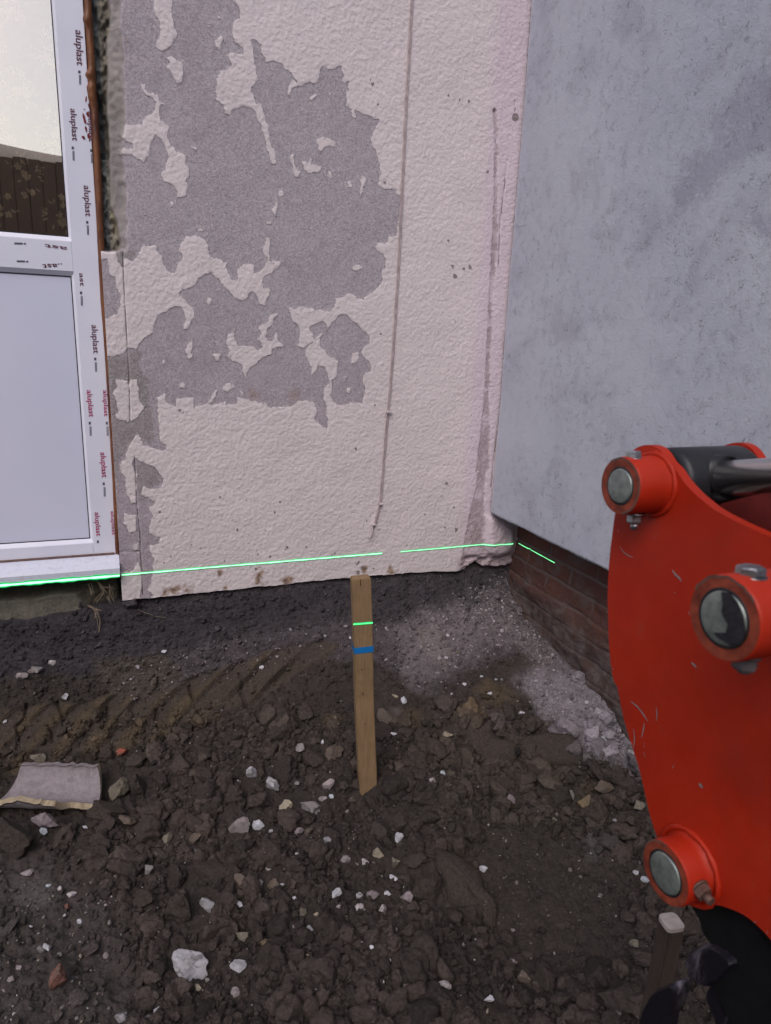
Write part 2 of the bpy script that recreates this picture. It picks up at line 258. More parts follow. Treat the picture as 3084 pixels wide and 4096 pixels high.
def build_wall():
    xs = np.concatenate([np.arange(-.012, .12, .0025), np.arange(.12, 1.79, .0045)])
    zs = np.concatenate([np.arange(.56, .64, .003), np.arange(.64, 2.92, .0045), np.linspace(2.95, 4.2, 12)])
    X, Z = np.meshgrid(xs, zs); nr, nc = X.shape
    U, V, _ = project(np.stack([X, np.full_like(X, 2.645), Z], -1))
    g = poly_sdf(U, V, G1)
    for q in (G2, G3): g = np.maximum(g, poly_sdf(U, V, q))
    for q in PAINT: g = np.minimum(g, -poly_sdf(U, V, q, 60))
    g = np.maximum(g, poly_sdf(U, V, G0))
    jag = fbm(X*28, Z*28, 0, 4, 3)*6
    st = np.full(X.shape, -90.)
    for q in STRIP: st = np.maximum(st, poly_sdf(U, V, q))
    dk = np.full(X.shape, -90.)
    for q in DARK: dk = np.maximum(dk, poly_sdf(U, V, q))
    # cracks in the plaster, traced as lines
    cr = [LL([(1190, 1000), (1175, 700), (1165, 480), (1140, 240), (1120, -150)]), EE([(250, 1640), (245, 1300), (228, 1020), (200, 500), (190, 230)]), LL([(1000, 640), (1165, 640)]),
          [(2060, 400), (2062, 450)], [(2030, 640), (2000, 900), (1995, 1060)], [(2135, 20), (2120, 130), (2110, 330), (2098, 560), (2080, 840), (2062, 1000)], [(2025, 1330), (2010, 1600), (1985, 1760), (1965, 1950)]]
    cd = np.full(X.shape, 90.)
    for q in cr: cd = np.minimum(cd, seg_dist(U, V, q))
    # tiny chips and holes
    chips = [(1795, 383, 6), (1840, 400, 5), (1876, 407, 5), (2062, 470, 14), (1977, 440, 9), (1950, 688, 6), (1793, 965, 5), (2010, 850, 4), (1810, 1065, 7), (1820, 1105, 9), (1880, 1070, 8), (1855, 1075, 5), (1820, 1286, 5), (1483, 320, 5), (1491, 337, 7), (1512, 418, 4), (1524, 1336, 4), (988, 1870, 4), (1030, 1550, 0), (640, 2050, 6), (1423, 1795, 5), (1786, 1932, 4),
             (1786, 1934, 5), (1500, 1620, 5), (940, 2085, 4), (1100, 2050, 5), (1120, 2010, 4), (950, 2120, 5), (1150, 2190, 5), (1033, 2219, 6), (1225, 2190, 4), (1428, 2257, 5), (1452, 2272, 9), (1433, 2290, 8), (1140, 2200, 4), (1780, 2110, 5), (1826, 2120, 6), (1815, 2030, 5), (880, 1990, 4), (720, 1640, 6), (733, 1650, 4), (985, 2000, 4), (1540, 730, 6), (1522, 692, 4)]
    rs = np.random.default_rng(11)
    for _ in range(60):
        chips.append((rs.uniform(620, 1900), 2290-abs(rs.normal(0, 130)), rs.uniform(1.5, 4.2)))
    ch = np.full(X.shape, -90.)
    for a, b, r in chips:
        ch = np.maximum(ch, r-np.hypot((U-a), (V-b)*.8))
    rust = np.zeros(X.shape)
    for a, b, r in [(750, 2365, 22), (700, 2372, 26), (660, 2378, 18), (768, 2350, 14), (1040, 2300, 18), (1030, 2325, 14), (1050, 2340, 16), (1150, 2330, 26), (1455, 2280, 16), (1565, 2285, 18), (880, 2290, 10), (900, 2350, 14), (505, 160, 12), (507, 250, 10), (1175, 1580, 30), (1020, 1580, 22)]:
        rust = np.maximum(rust, np.clip(1.05-np.hypot(U-a, (V-b)*.8)/r+fbm(X*45, Z*45, 0, 4, 9)*1.5, 0, 1)*(.35 if b < 2000 else .85))
    # relief
    y = np.full(X.shape, 2.645)
    peeled = sstep(-2, 2, g+jag*.35)
    y = y+peeled*.0016+sstep(-2, 2, st)*.004
    y = y-(fbm(X*9, Z*9, 0, 3, 21)*.0025+fbm(X*70, Z*70, 0, 3, 5)*.0011*(1-.4*peeled))
    y = y+np.exp(-(cd/2.5)**2)*.003
    # broken-out reveal beside the door frame, above the low plaster strip
    edge = .097+fbm(Z*7, Z*0, 0, 3, 31)*.012+fbm(Z*45, X*0, 0, 3, 33)*.006
    edge = edge+sstep(1.98, 1.86, Z)*0-.018*sstep(2.6, 1.9, Z)
    top = sstep(1.835, 1.85, Z+fbm(X*30, Z*30, 0, 2, 35)*.012)
    t1 = sstep(edge, edge-.012, X)               # arris to mortar
    mortar_l = .040+.008*np.sin(Z*5.2+1)+fbm(Z*7, X*0, 0, 4, 41)*.030-.006*sstep(2.35, 2.1, Z)+.022*sstep(2.08, 1.9, Z)
    t2 = sstep(mortar_l+.004, mortar_l-.006, X)
    dep = t1*(.012+(edge-X)*.28+fbm(X*16, Z*9, 0, 4, 43)*.012+.004*fbm(X*60, Z*60, 0, 2, 44))+t2*(.028+fbm(X*80, Z*60, 0, 4, 45)*.022)
    dep = dep+sstep(.022, .016, X)*top*.01
    dep = dep+t2*sstep(.72, .80, vnoise(Z*5.0, 0*X, 0, 77)*.5+.5)*.035
    y = y+np.clip(dep, 0, .12)*top
    rev = top*t1; cav = top*t2
    # corner right: swelling plaster lump under the overhang and ragged bottom edge
    lump = sstep(-10, 25, poly_sdf(U, V, RR([(500, 340), (560, 330), (745, 440), (745, 600), (690, 660), (600, 690), (540, 650), (500, 560)])))
    y = y-lump*(.02+.008*fbm(X*22, Z*22, 0, 3, 51))
    ragged = sstep(.64, .60, Z)*sstep(1.42, 1.5, X); y = y+ragged*(.02+fbm(X*25, Z*50, 0, 4, 53)*.02)
    # bottom edge follows the photographed plaster line
    P = np.stack([X, y, Z], -1)
    zb = np.interp(xs, [-.012, .09, .5, .92, 1.3, 1.47, 1.52, 1.60, 1.66, 1.79], [.575, .574, .578, .58, .572, .555, .60, .55, .55, .55])+fbm(xs*22, 0*xs, 0, 4, 55)*.005
    for j in range(28): P[j, :, 2] = np.maximum(P[j, :, 2], zb+j*.0005)
    # colour of what is exposed (albedo), independent of light
    c = np.zeros(X.shape+(3,)); n1 = fbm(X*5, Z*5, 0, 4, 61)[..., None]; n2 = fbm(X*40, Z*40, 0, 3, 62)[..., None]
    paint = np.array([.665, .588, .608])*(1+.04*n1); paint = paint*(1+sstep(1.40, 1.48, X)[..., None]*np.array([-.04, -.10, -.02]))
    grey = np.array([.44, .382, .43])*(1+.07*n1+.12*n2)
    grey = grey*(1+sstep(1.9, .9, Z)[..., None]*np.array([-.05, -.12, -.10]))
    dkc = np.array([.27, .235, .235])*(1+.15*n2)
    grey = grey+(dkc-grey)*sstep(-6, 6, dk+fbm(X*30, Z*30, 0, 3, 63)*20)[..., None]
    stc = np.array([.35, .275, .30])*(1+.2*n2)
    mort = np.array([.27, .25, .215])*(1+.35*fbm(X*16, Z*7, 0, 4, 64)[..., None]); cavc = np.array([.19, .17, .14])*(1+.9*fbm(X*30, Z*24, 0, 4, 65)[..., None])
    arr = sstep(.30, .9, fbm(X*10, Z*3, 0, 3, 66)*.5+.75)[..., None]; mort = mort*(1-arr*.6)+np.array([.34, .30, .33])*arr*.6
    spots = sstep(.25, .5, fbm(X*26, Z*20, 0, 4, 67))[..., None]; cavc = cavc*(1-spots)+np.array([.30, .265, .18])*spots; gs = sstep(.026, .018, X+fbm(Z*10, X*0, 0, 2, 68)*.004)[..., None]; cavc = cavc*(1-gs)+np.array([.17, .17, .165])*gs
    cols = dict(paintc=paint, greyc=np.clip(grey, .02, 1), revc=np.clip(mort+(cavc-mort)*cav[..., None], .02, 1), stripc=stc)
    attrs = dict(sdf=g+jag*.5, strip=st+jag*.8, chip=ch+jag*.25, crack=cd, rust=rust, reveal=rev)
    # returns: side and underside thickness
    def pad(A, border):
        A = np.concatenate([A[:1], A], 0); A = np.concatenate([A[:, :1], A], 1); return A
    Pp = pad(P, 0); Pp[0, :, 1] += .06; Pp[:, 0, 1] = np.maximum(Pp[:, 0, 1]+.06, 2.70); Pp[0, :, 2] += .004
    attrs = {k: pad(v, 0) for k, v in attrs.items()}; cols = {k: pad(v, 0) for k, v in cols.items()}
    return np_mesh('plaster', Pp.reshape(-1, 3), grid_faces(nr+1, nc+1), wall_mat(), None, True,
                   {k: v.ravel() for k, v in attrs.items()}, {k: v.reshape(-1, 3) for k, v in cols.items()})
def wall_mat():
    k = Mat('peeling masonry paint', .75, 0, .25)
    fine = k.noise(95, 5, .6); med = k.noise(26, 4, .55)
    n = k.math('ADD', k.math('MULTIPLY', k.math('SUBTRACT', k.noise(170, 4, .7), .5), 9.0), k.math('MULTIPLY', k.math('SUBTRACT', k.noise(48, 5, .65), .5), 26.0))
    sd = k.math('ADD', k.attr('sdf'), n)
    peel = k.mr(sd, -.6, .6); stp = k.mr(k.math('ADD', k.attr('strip'), k.math('MULTIPLY', n, 1.6)), -1.5, 1.5)
    chip = k.mr(k.math('ADD', k.attr('chip'), k.math('MULTIPLY', n, .55)), .6, 1.6)
    crk = k.mr(k.attr('crack'), .8, 2.4, 1.0, 0.0)
    crk = k.math('MULTIPLY', crk, k.mr(k.noise(12, 3), .38, .5))
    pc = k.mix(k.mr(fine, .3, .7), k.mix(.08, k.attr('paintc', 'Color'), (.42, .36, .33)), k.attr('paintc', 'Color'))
    pc = k.mix(k.mr(k.noise(3.2, 5, .6), .56, .75, 0, .30), pc, (.52, .49, .52))
    speck = k.mr(k.noise(210, 3, .6), .70, .76); pc = k.mix(k.math('MULTIPLY', speck, .45), pc, (.25, .2, .19))
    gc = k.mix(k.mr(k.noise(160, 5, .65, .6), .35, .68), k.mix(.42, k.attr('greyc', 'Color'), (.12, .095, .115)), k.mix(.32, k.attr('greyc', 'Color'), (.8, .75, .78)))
    gc = k.mix(k.mr(k.noise(4, 4, .6), .5, .75, 0, .35), gc, (.40, .31, .345))
    rim = k.math('MULTIPLY', k.mr(sd, -3.2, -.6), k.mr(sd, -.2, .1, 1, 0)); pc = k.mix(k.math('MULTIPLY', rim, .35), pc, (.82, .76, .76))
    c = k.mix(peel, pc, gc)
    c = k.mix(k.math('MULTIPLY', k.math('MULTIPLY', stp, k.mr(fine, .3, .5, .45, .9)), k.mr(k.noise(16, 4, .6), .36, .56, .25, 1)), c, k.attr('stripc', 'Color'))
    c = k.mix(k.math('MULTIPLY', chip, .8), c, (.16, .125, .12)); c = k.mix(k.math('MULTIPLY', crk, .55), c, (.14, .11, .11))
    c = k.mix(k.attr('rust'), c, k.mix(k.mr(fine, .4, .6), (.10, .045, .02), (.34, .22, .12)))
    c = k.mix(k.attr('reveal'), c, k.attr('revc', 'Color')); k.color(c)
    hp = k.math('ADD', k.math('MULTIPLY', k.noise(78, 3, .5), 1.25), k.math('MULTIPLY', k.noise(30, 3), .35))
    hg = k.math('MULTIPLY', k.noise(95, 5, .7, 1.6), 1.7)
    mx = k.n('Mix', data_type='FLOAT'); k.l(peel, mx.inputs[0]); k.l(hp, mx.inputs[2]); k.l(hg, mx.inputs[3])
    b1 = k.bump(mx.outputs[0], .46, .008)
    e = k.math('ADD', k.mr(sd, -1.0, 1.0, 1, 0), k.math('MULTIPLY', k.math('ADD', crk, chip), -1.5))
    k.bump(e, .9, .0030, b1)
    return k.m
house = empty('house_wall', (.85, 2.7, .6), 'tall house wall of pinkish cream render with large patches of paint peeled off to grey', 'wall')
plaster = build_wall(); plaster.parent = house; plaster.matrix_parent_inverse = Matrix.Translation(-house.location)
bm = bmesh.new()
box(bm, .0, 2.6, 2.80, 3.05, .45, 4.2)              # masonry core behind the render
box(bm, -1.15, -.002, 2.80, 3.05, 2.95, 4.2)
box(bm, -4.0, -1.15, 2.66, 3.05, .0, 4.2)
from_bm('masonry', bm, simple('masonry core', (.5, .44, .45), .9, bump=.5), house)

# ================================================================== side wall with brick plinth
def side_mat():
    k = Mat('blue-grey painted plaster', .7, 0, .3)
    big = k.noise(1.5, 5, .6, .3); mid = k.noise(6, 5, .65, .5)
    c = k.mix(k.mr(big, .40, .66), (.48, .50, .575), (.425, .44, .525))
    c = k.mix(k.mr(mid, .50, .68, 0, .55), c, (.33, .33, .40))
    s = k.mr(k.math('ADD', k.attr('stain'), k.math('MULTIPLY', k.math('ADD', k.math('SUBTRACT', k.noise(14, 5, .7), .5), k.math('SUBTRACT', k.noise(75, 3, .7, 1.0), .5)), 1.35)), .40, .85, 0, .62)
    c = k.mix(s, c, (.285, .28, .36))
    w = k.noise(34, 4, .6, 2.5); hair = k.mr(k.math('ABSOLUTE', k.math('SUBTRACT', w, .5)), .004, .022, 1, 0)
    gate = k.math('MULTIPLY', k.mr(k.noise(26, 3, .6), .50, .60), k.mr(k.noise(3.0, 4, .6), .36, .54)); hair = k.math('MULTIPLY', hair, gate)
    c = k.mix(k.math('MULTIPLY', hair, .85), c, (.09, .09, .11))
    c = k.mix(k.mr(k.noise(170, 3, .6), .70, .74, 0, .6), c, (.17, .17, .2))
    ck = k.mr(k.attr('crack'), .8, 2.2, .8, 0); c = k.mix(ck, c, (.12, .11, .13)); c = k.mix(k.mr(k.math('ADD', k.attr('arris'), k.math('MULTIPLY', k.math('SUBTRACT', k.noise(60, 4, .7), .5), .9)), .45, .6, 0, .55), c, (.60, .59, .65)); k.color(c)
    k.bump(k.math('ADD', k.noise(85, 5, .7, .8), k.math('MULTIPLY', hair, -.6)), .50, .006)
    return k.m
def build_side():
    X0, ZB = 1.576, .832
    ys = np.arange(-1.2, 2.6401, .009); zs = np.concatenate([np.arange(ZB, 3.0, .009), np.linspace(3.03, 4.2, 8)])
    Y, Z = np.meshgrid(ys, zs); n = Y.shape
    x = X0+fbm(Y*3, Z*3, 0, 3, 71)*.004-fbm(Y*60, Z*60, 0, 2, 72)*.0007-.008*sstep(2.45, 2.645, Y)*0
    zz = Z+np.where(Z < ZB+.001, fbm(Y*25, Y*0, 0, 3, 74)*.004, 0)
    P = np.stack([x, Y, zz], -1); U, V, D = project(P); U = np.where(D > .2, U, -9e3)
    stn = np.zeros(n)
    for a, b, r in [(2960, 480, 150), (3050, 360, 140), (3060, 900, 100), (2850, 1330, 80), (2450, 1290, 80), (2990, 1500, 130), (2740, 1650, 120), (3040, 1270, 60)]:
        stn = np.maximum(stn, np.clip(1-np.hypot((U-a), (V-b)*.8)/r, 0, 1)*(1 if b < 1000 else .55))
    stn = np.maximum(stn, .95*sstep(-90, 90, poly_sdf(U, V, [(2940, 420), (3084, 300), (3200, 300), (3200, 560), (2990, 690), (2890, 790), (2800, 850), (2700, 910), (2630, 890), (2670, 760), (2750, 640), (2850, 530)], 140)+fbm(Y*9, Z*9, 0, 4, 75)*70))
    cd = np.full(n, 90.)
    for q in [[(2065, 908), (2110, 900)], [(2110, 1310), (2160, 1275), (2195, 1262)], [(2560, 1200), (2572, 1240)], [(2247, 2150), (2248, 2178)], [(2295, 2205), (2297, 2225)], [(2345, 2225), (2350, 2242), (2335, 2246)], [(2350, 2240), (2372, 2244)], [(2450, 1270), (2490, 1250)], [(2795, 1310), (2815, 1325)]]:
        cd = np.minimum(cd, seg_dist(U, V, q))
    P2 = np.concatenate([P[:1], P], 0); P2[0, :, 0] = 1.80; P2[0, :, 2] += .004      # underside of the overhang
    pad = lambda A: np.concatenate([A[:1], A], 0).ravel()
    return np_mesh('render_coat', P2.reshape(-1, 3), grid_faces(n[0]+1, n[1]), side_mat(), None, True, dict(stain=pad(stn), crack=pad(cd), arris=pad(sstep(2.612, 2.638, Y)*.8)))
side = empty('side_wall', (1.7, 1.0, .1), 'blue-grey painted plaster wall on the right whose lower edge hangs out over brick', 'wall')
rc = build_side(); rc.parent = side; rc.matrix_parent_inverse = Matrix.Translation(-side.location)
bm = bmesh.new(); box(bm, 1.81, 2.05, -1.2, 2.79, .9, 4.2); box(bm, 1.60, 1.81, -1.2, -1.19, .85, 4.2); from_bm('masonry', bm, simple('side masonry', (.4, .39, .42), .9, bump=.5), side)
def brick_mat():
    k = Mat('old dark brick', .9, 0, .15)
    i = k.attr('tone'); n = k.noise(35, 5, .65)
    c = k.mix(i, (.095, .042, .036), (.140, .058, .042)); c = k.mix(k.mr(n, .35, .7, 0, .7), c, (.085, .055, .052))
    c = k.mix(k.mr(k.noise(9, 5, .6), .50, .66, 0, .8), c, (.115, .09, .085)); 
    low = k.n('SeparateXYZ'); k.l(k.obj(), low.inputs[0])
    h = k.mr(k.math('ADD', low.outputs[2], k.math('MULTIPLY', k.noise(7, 4), .25)), .56, .68, 1, 0)
    c = k.mix(k.math('MULTIPLY', h, .85), c, k.mix(k.mr(k.noise(18, 5, .6), .4, .65), (.075, .052, .046), (.135, .115, .115)))
    k.color(c); k.bump(k.math('ADD', k.noise(90, 5, .6), k.math('MULTIPLY', k.noise(20, 4), 1.3)), .8, .006); return k.m
def build_plinth():
    ys = np.arange(-1.2, 2.70, .006); zs = np.arange(-.05, .90, .0045); Y, Z = np.meshgrid(ys, zs)
    ch, cl = .082, .315
    r = np.floor((Z-.612)/ch); fz = (Z-.612)/ch-r; off = np.where(r % 2 == 0, 0, .5)
    cy = (2.53-Y)/cl+off; ci = np.floor(cy); fy = cy-ci
    wob = fbm(Y*30, Z*30, 0, 3, 81)*.0025
    d = np.minimum(np.minimum(fz, 1-fz)*ch, np.minimum(fy, 1-fy)*cl)+wob
    mort = sstep(.0075, .0035, d)
    smear = sstep(.62, .50, Z+fbm(Y*6, Z*6, 0, 4, 83)*.12)     # lower courses smothered in old mortar
    tone = np.clip(vnoise(ci*3.7, r*5.1, 0, 85)*.5+.5, 0, 1)
    x = 1.73+mort*.007*(1-smear*.6)-smear*(.012+fbm(Y*9, Z*14, 0, 4, 86)*.018)-fbm(Y*40, Z*40, 0, 3, 87)*.002
    o = np_mesh('brickwork', np.stack([x, Y, Z], -1).reshape(-1, 3), grid_faces(*Y.shape)[:, ::-1], [], None, True, dict(tone=tone.ravel(), mortar=(mort*(1-smear*.8)).ravel()))
    k = Mat('brick and mortar', .9, 0, .15); bm_ = brick_mat(); nt_ = bm_.node_tree
    # mortar colour mixed over the brick colour
    b = nt_.nodes['Principled BSDF']; src = b.inputs['Base Color'].links[0].from_socket
    a = nt_.nodes.new('ShaderNodeAttribute'); a.attribute_name = 'mortar'; mx = nt_.nodes.new('ShaderNodeMix'); mx.data_type = 'RGBA'
    nt_.links.new(a.outputs['Fac'], mx.inputs[0]); nt_.links.new(src, mx.inputs[6]); mx.inputs[7].default_value = (.13, .105, .10, 1); nt_.links.new(mx.outputs[2], b.inputs['Base Color'])
    o.data.materials.append(bm_); return o
pl = build_plinth(); tag(pl, 'low dark red brick plinth set back under the overhanging blue-grey plaster', 'brick wall'); pl.name = 'brick_plinth'

# ================================================================== ground
PROF = {
 -1.4: [(2.85, .54), (2.72, .52), (2.675, .50), (2.635, .37), (2.60, .27), (2.555, .17), (2.49, .08), (2.36, .045), (2.0, .03), (1.5, 0), (.6, 0), (-.6, 0)],
 -0.2: [(2.85, .55), (2.72, .545), (2.675, .52), (2.625, .40), (2.59, .29), (2.54, .18), (2.46, .085), (2.33, .05), (2.0, .03), (1.5, 0), (.6, 0), (-.6, 0)],
 0.3: [(2.85, .59), (2.71, .585), (2.665, .57), (2.61, .46), (2.56, .34), (2.49, .21), (2.40, .11), (2.25, .065), (2.0, .035), (1.5, 0), (.6, 0), (-.6, 0)],
 0.8: [(2.85, .59), (2.71, .588), (2.665, .572), (2.60, .48), (2.52, .37), (2.40, .25), (2.27, .16), (2.12, .09), (1.92, .045), (1.5, 0), (.6, 0), (-.6, 0)],
 1.3: [(2.85, .60), (2.71, .58), (2.665, .56), (2.60, .48), (2.50, .38), (2.36, .30), (2.22, .22), (2.05, .15), (1.85, .09), (1.5, .03), (.6, 0), (-.6, 0)],
 1.55: [(2.85, .64), (2.71, .60), (2.665, .53), (2.60, .43), (2.49, .36), (2.32, .30), (2.14, .25), (1.95, .20), (1.76, .13), (1.45, .05), (.6, .01), (-.6, 0)],
 1.80: [(2.85, .66), (2.72, .60), (2.665, .47), (2.59, .39), (2.50, .345), (2.30, .33), (2.10, .295), (1.91, .265), (1.77, .17), (1.5, .08), (.6, .02), (-.6, 0)]}
def build_terrain():
    xs = np.arange(-1.4, 1.7901, .0045); ks = sorted(PROF); A = np.array([PROF[k] for k in ks])        # (k,12,2)
    cnt = [6, 14, 46, 40, 44, 42, 40, 70, 80, 130, 70]; ts = np.concatenate([i+np.arange(c)/c for i, c in enumerate(cnt)]+[[11.]])
    i = np.clip(np.floor(ts).astype(int), 0, 10); f = (ts-i)[None, :, None]
    def cat(A):
        p0, p1, p2, p3 = A[:, np.maximum(i-1, 0)], A[:, i], A[:, i+1], A[:, np.minimum(i+2, 11)]
        cr = .5*((2*p1)+(-p0+p2)*f+(2*p0-5*p1+4*p2-p3)*f*f+(-p0+3*p1-3*p2+p3)*f**3)
        return cr*.7+(p1*(1-f)+p2*f)*.3
    B = cat(A); P = np.empty((len(ts), len(xs), 3)); P[..., 0] = xs[None, :]
    for j in range(len(ts)):
        for q in (0, 1): P[j, :, 1+q] = np.interp(xs+fbm(xs*2, xs*0+ts[j]*.7, 0, 2, 5)*.06, ks, B[:, j, q])
    # normals
    dx = np.gradient(P, axis=1); dt = np.gradient(P, axis=0); N = np.cross(dx, dt); N /= np.linalg.norm(N, axis=-1, keepdims=True)
    N[N[..., 2] < -.2] *= -1; s = np.where((N[..., 2]-N[..., 1]) < 0, -1, 1); N *= s[..., None]
    X, Y, Z = P[..., 0], P[..., 1], P[..., 2]
    U, V, D = project(P); U = np.where(D > .1, U, -9e3)
    floor = sstep(.20, .08, Z+fbm(X*4, Y*4, 0, 3, 91)*.08+np.clip(X-1.2, 0, 1)*-.1)
    bank = 1-floor
    rock = 1-np.abs(fbm(X*9, Y*9, Z*9, 3, 93)); rock2 = 1-np.abs(fbm(X*26, Y*26, Z*26, 3, 95)); rock3 = 1-np.abs(fbm(X*70, Y*70, Z*70, 2, 97))
    lump = fbm(X*3.2, Y*3.2, Z*3.2, 3, 92)
    sm = sstep(60, -60, poly_sdf(U, V, [(1950, 3250), (2450, 3350), (2600, 3900), (2150, 3900), (1880, 3600)], 140)); d = floor*(lump*.045+((rock-.8)*.038+(rock2-.8)*.032)*(.35+.65*sm)+(rock3-.8)*.009)
    d = d+bank*(lump*.010+fbm(X*14, Y*14, Z*14, 4, 99)*.012+(rock2-.8)*.012+(rock3-.8)*.008)
    # dug clay with diagonal bucket-tooth grooves
    CL = tr(0, 2300, 1.665, [(-60, 880), (180, 850), (380, 840), (540, 850), (660, 800), (930, 770), (960, 830), (1140, 760), (1260, 700), (1420, 640), (1560, 600), (1900, 500), (2200, 440), (2300, 470), (2050, 620), (1700, 860), (1560, 900), (1370, 960), (1130, 1020), (1000, 1090), (720, 1200), (500, 1190), (200, 1260), (-60, 1300)])
    cs = poly_sdf(U, V, CL); clay = sstep(-12, 14, cs+fbm(X*12, Z*12, 0, 3, 101)*30)
    ph = (X*.60-Z*.80+fbm(X*4, Z*4, 0, 3, 103)*.030)/.068; fr = ph-np.floor(ph); saw = np.where(fr < .72, fr/.72, (1-fr)/.28)
    d = d*(1-.65*clay)+clay*((saw-.5)*.026*(.35+.65*sstep(-.3, .3, fbm(X*3.3, Z*5, 0, 2, 106)))+fbm(X*6, Z*16, 0, 3, 104)*.008+fbm(X*22, Z*30, 0, 3, 108)*.004)
    ck = np.full(X.shape, 90.)
    for q in [[(180, 860), (165, 960), (110, 1010), (130, 1080), (110, 1160)], [(380, 850), (400, 900), (425, 960), (430, 1040), (460, 1075), (520, 1080)], [(710, 890), (705, 960), (680, 1020)], [(650, 1100), (690, 1160), (720, 1195)], [(1590, 660), (1620, 720), (1600, 780), (1635, 860), (1630, 920)], [(910, 990), (920, 1045)], [(320, 1010), (350, 1060), (345, 1110)], [(1260, 740), (1270, 800), (1290, 830)], [(1040, 900), (1035, 960), (1050, 1010)], [(1530, 960), (1560, 1010), (1600, 1040)]]:
        ck = np.minimum(ck, seg_dist(U, V, tr(0, 2300, 1.665, q)))
    ck2 = np.full(X.shape, 90.)
    for q in [[(335, 1010), (350, 1060), (375, 1130), (380, 1190), (345, 1225)], [(420, 1290), (440, 1235), (500, 1215), (560, 1260), (600, 1295)]]:
        ck2 = np.minimum(ck2, seg_dist(U, V, tr(1700, 1900, 2.081, q)))
    ck = np.minimum(ck, ck2); d = d-np.exp(-(ck/5.5)**2)*.020
    bed = sstep(-45, 5, poly_sdf(U, V, [(0, 3040), (400, 3040), (430, 3170), (300, 3250), (-40, 3250)])); d = d-bed*.048
    # layers cut in the loose bits
    Pn = P+N*d[..., None]
    Pn[..., 2] += sstep(.68, .55, Y*0+ts[:, None]*0+1)*0
    e = (ts > 1.9)[:, None]*1.0
    Pn = np.where(e[..., None] > 0, Pn, P+np.stack([0*X, 0*X, fbm(X*20, Y*20, 0, 3, 7)*.006], -1))
    # ---- earth colours (albedo, plus groove contrast painted into the clay)
    def reg(pts, soft, amp=26, sc_=10): return sstep(-soft, soft, poly_sdf(U, V, pts, 140)+fbm(X*sc_, Y*sc_, Z*sc_, 4, 107)*amp)[..., None]
    n1 = fbm(X*4, Y*4, Z*4, 4, 109)[..., None]; n2 = fbm(X*45, Y*45, Z*45, 3, 110)[..., None]
    col = np.array([.046, .035, .030])*(1+.45*n1+.35*n2)
    col = col+(np.array([.050, .039, .032])*(1+.4*n2)-col)*reg([(1700, 2880), (2300, 2950), (2450, 3250), (2420, 3700), (2000, 3500), (1700, 3300)], 60, 60, 5)
    left = reg([(-200, 3450), (200, 3420), (420, 3560), (520, 3900), (500, 4200), (-200, 4200)], 60, 60, 5); col = col+(np.array([.072, .060, .056])*(1+.35*n2)-col)*left
    topb = reg([(-300, 2300), (500, 2380), (1400, 2300), (2050, 2250), (2100, 2440), (1800, 2450), (1400, 2560), (900, 2600), (500, 2680), (-300, 2740)], 25); col = col+(np.array([.052, .044, .054])*(1+.3*n2)-col)*topb
    blk = reg([(-300, 2490), (200, 2480), (400, 2470), (1300, 2350), (1500, 2380), (1100, 2460), (500, 2580), (-300, 2620)], 18); col = col+(np.array([.034, .030, .040])*(1+.3*n2)-col)*blk*.8
    lil = reg([(560, 2620), (900, 2560), (1300, 2480), (1700, 2470), (2100, 2440), (2050, 2620), (1700, 2720), (1500, 2650), (1300, 2640), (900, 2700), (700, 2760), (520, 2800), (400, 2720)], 22, 40); col = col+(np.array([.092, .076, .088])*(1+.6*n2)-col)*lil*.85
    soft = reg([(380, 2640), (640, 2600), (760, 2700), (620, 2790), (440, 2780)], 20, 40); col = col+(np.array([.088, .072, .060])-col)*soft
    rub = reg([(1880, 2400), (1990, 2330), (2060, 2300), (2160, 2480), (2300, 2640), (2470, 2800), (2560, 2960), (2620, 3120), (2540, 3130), (2440, 3070), (2330, 2990), (2240, 2960), (2180, 2820), (2060, 2720), (2120, 2660), (2000, 2560), (1860, 2660), (1700, 2760), (1590, 2700), (1600, 2520), (1700, 2440)], 55, 70, 14)
    col = col+(np.array([.185, .160, .176])*(1+.35*n2+.5*n1)-col)*rub*.93
    rub2 = reg([(2100, 2700), (2300, 2660), (2460, 2800), (2560, 3000), (2500, 3080), (2320, 2990), (2180, 2840)], 40, 70, 14); col = col+(np.array([.33, .30, .34])*(1+.4*n2)-col)*rub2*.75
    pk = reg([(1660, 2520), (1740, 2500), (1800, 2600), (1780, 2680), (1690, 2600)], 8, 14); col = col+(np.array([.25, .21, .21])-col)*pk*.8
    cc = clay[..., None]; oc = sstep(.0, .45, fbm(X*6, Z*12, 0, 3, 113)*.7+(saw-.5)*.8)[..., None]  # ochre streaks; the part on groove crests is ridge highlight painted in
    col = col+((np.array([.066, .050, .039])*(1-oc)+np.array([.100, .070, .040])*oc)*(1+.12*n2)-col)*cc*.9
    for a, b, r in [(2000, 2790, 70), (1950, 2760, 50), (1900, 2860, 60), (2360, 3160, 40), (1330, 2880, 40), (860, 2870, 30), (1640, 2870, 60)]:
        m = np.clip(1.2-np.hypot(U-a, (V-b)*1.3)/r+fbm(X*30, Y*30, Z*30, 3, 115)*.7, 0, 1)[..., None]; col = col+(np.array([.105, .072, .042])-col)*m*.8
    for a, b, r in [(2390, 3390, 70), (130, 3560, 110), (1970, 2560, 0), (1580, 2850, 30), (1990, 2880, 50), (1760, 2850, 40)]:
        m = np.clip(1.2-np.hypot(U-a, (V-b)*1.3)/max(r, 1)+fbm(X*30, Y*30, Z*30, 3, 117)*.8, 0, 1)[..., None]; col = col+(np.array([.16, .14, .14])-col)*m*.5
    return Pn, N, np.clip(col, .01, 1), ck, clay, floor, rub[..., 0], lil[..., 0], U, V, D
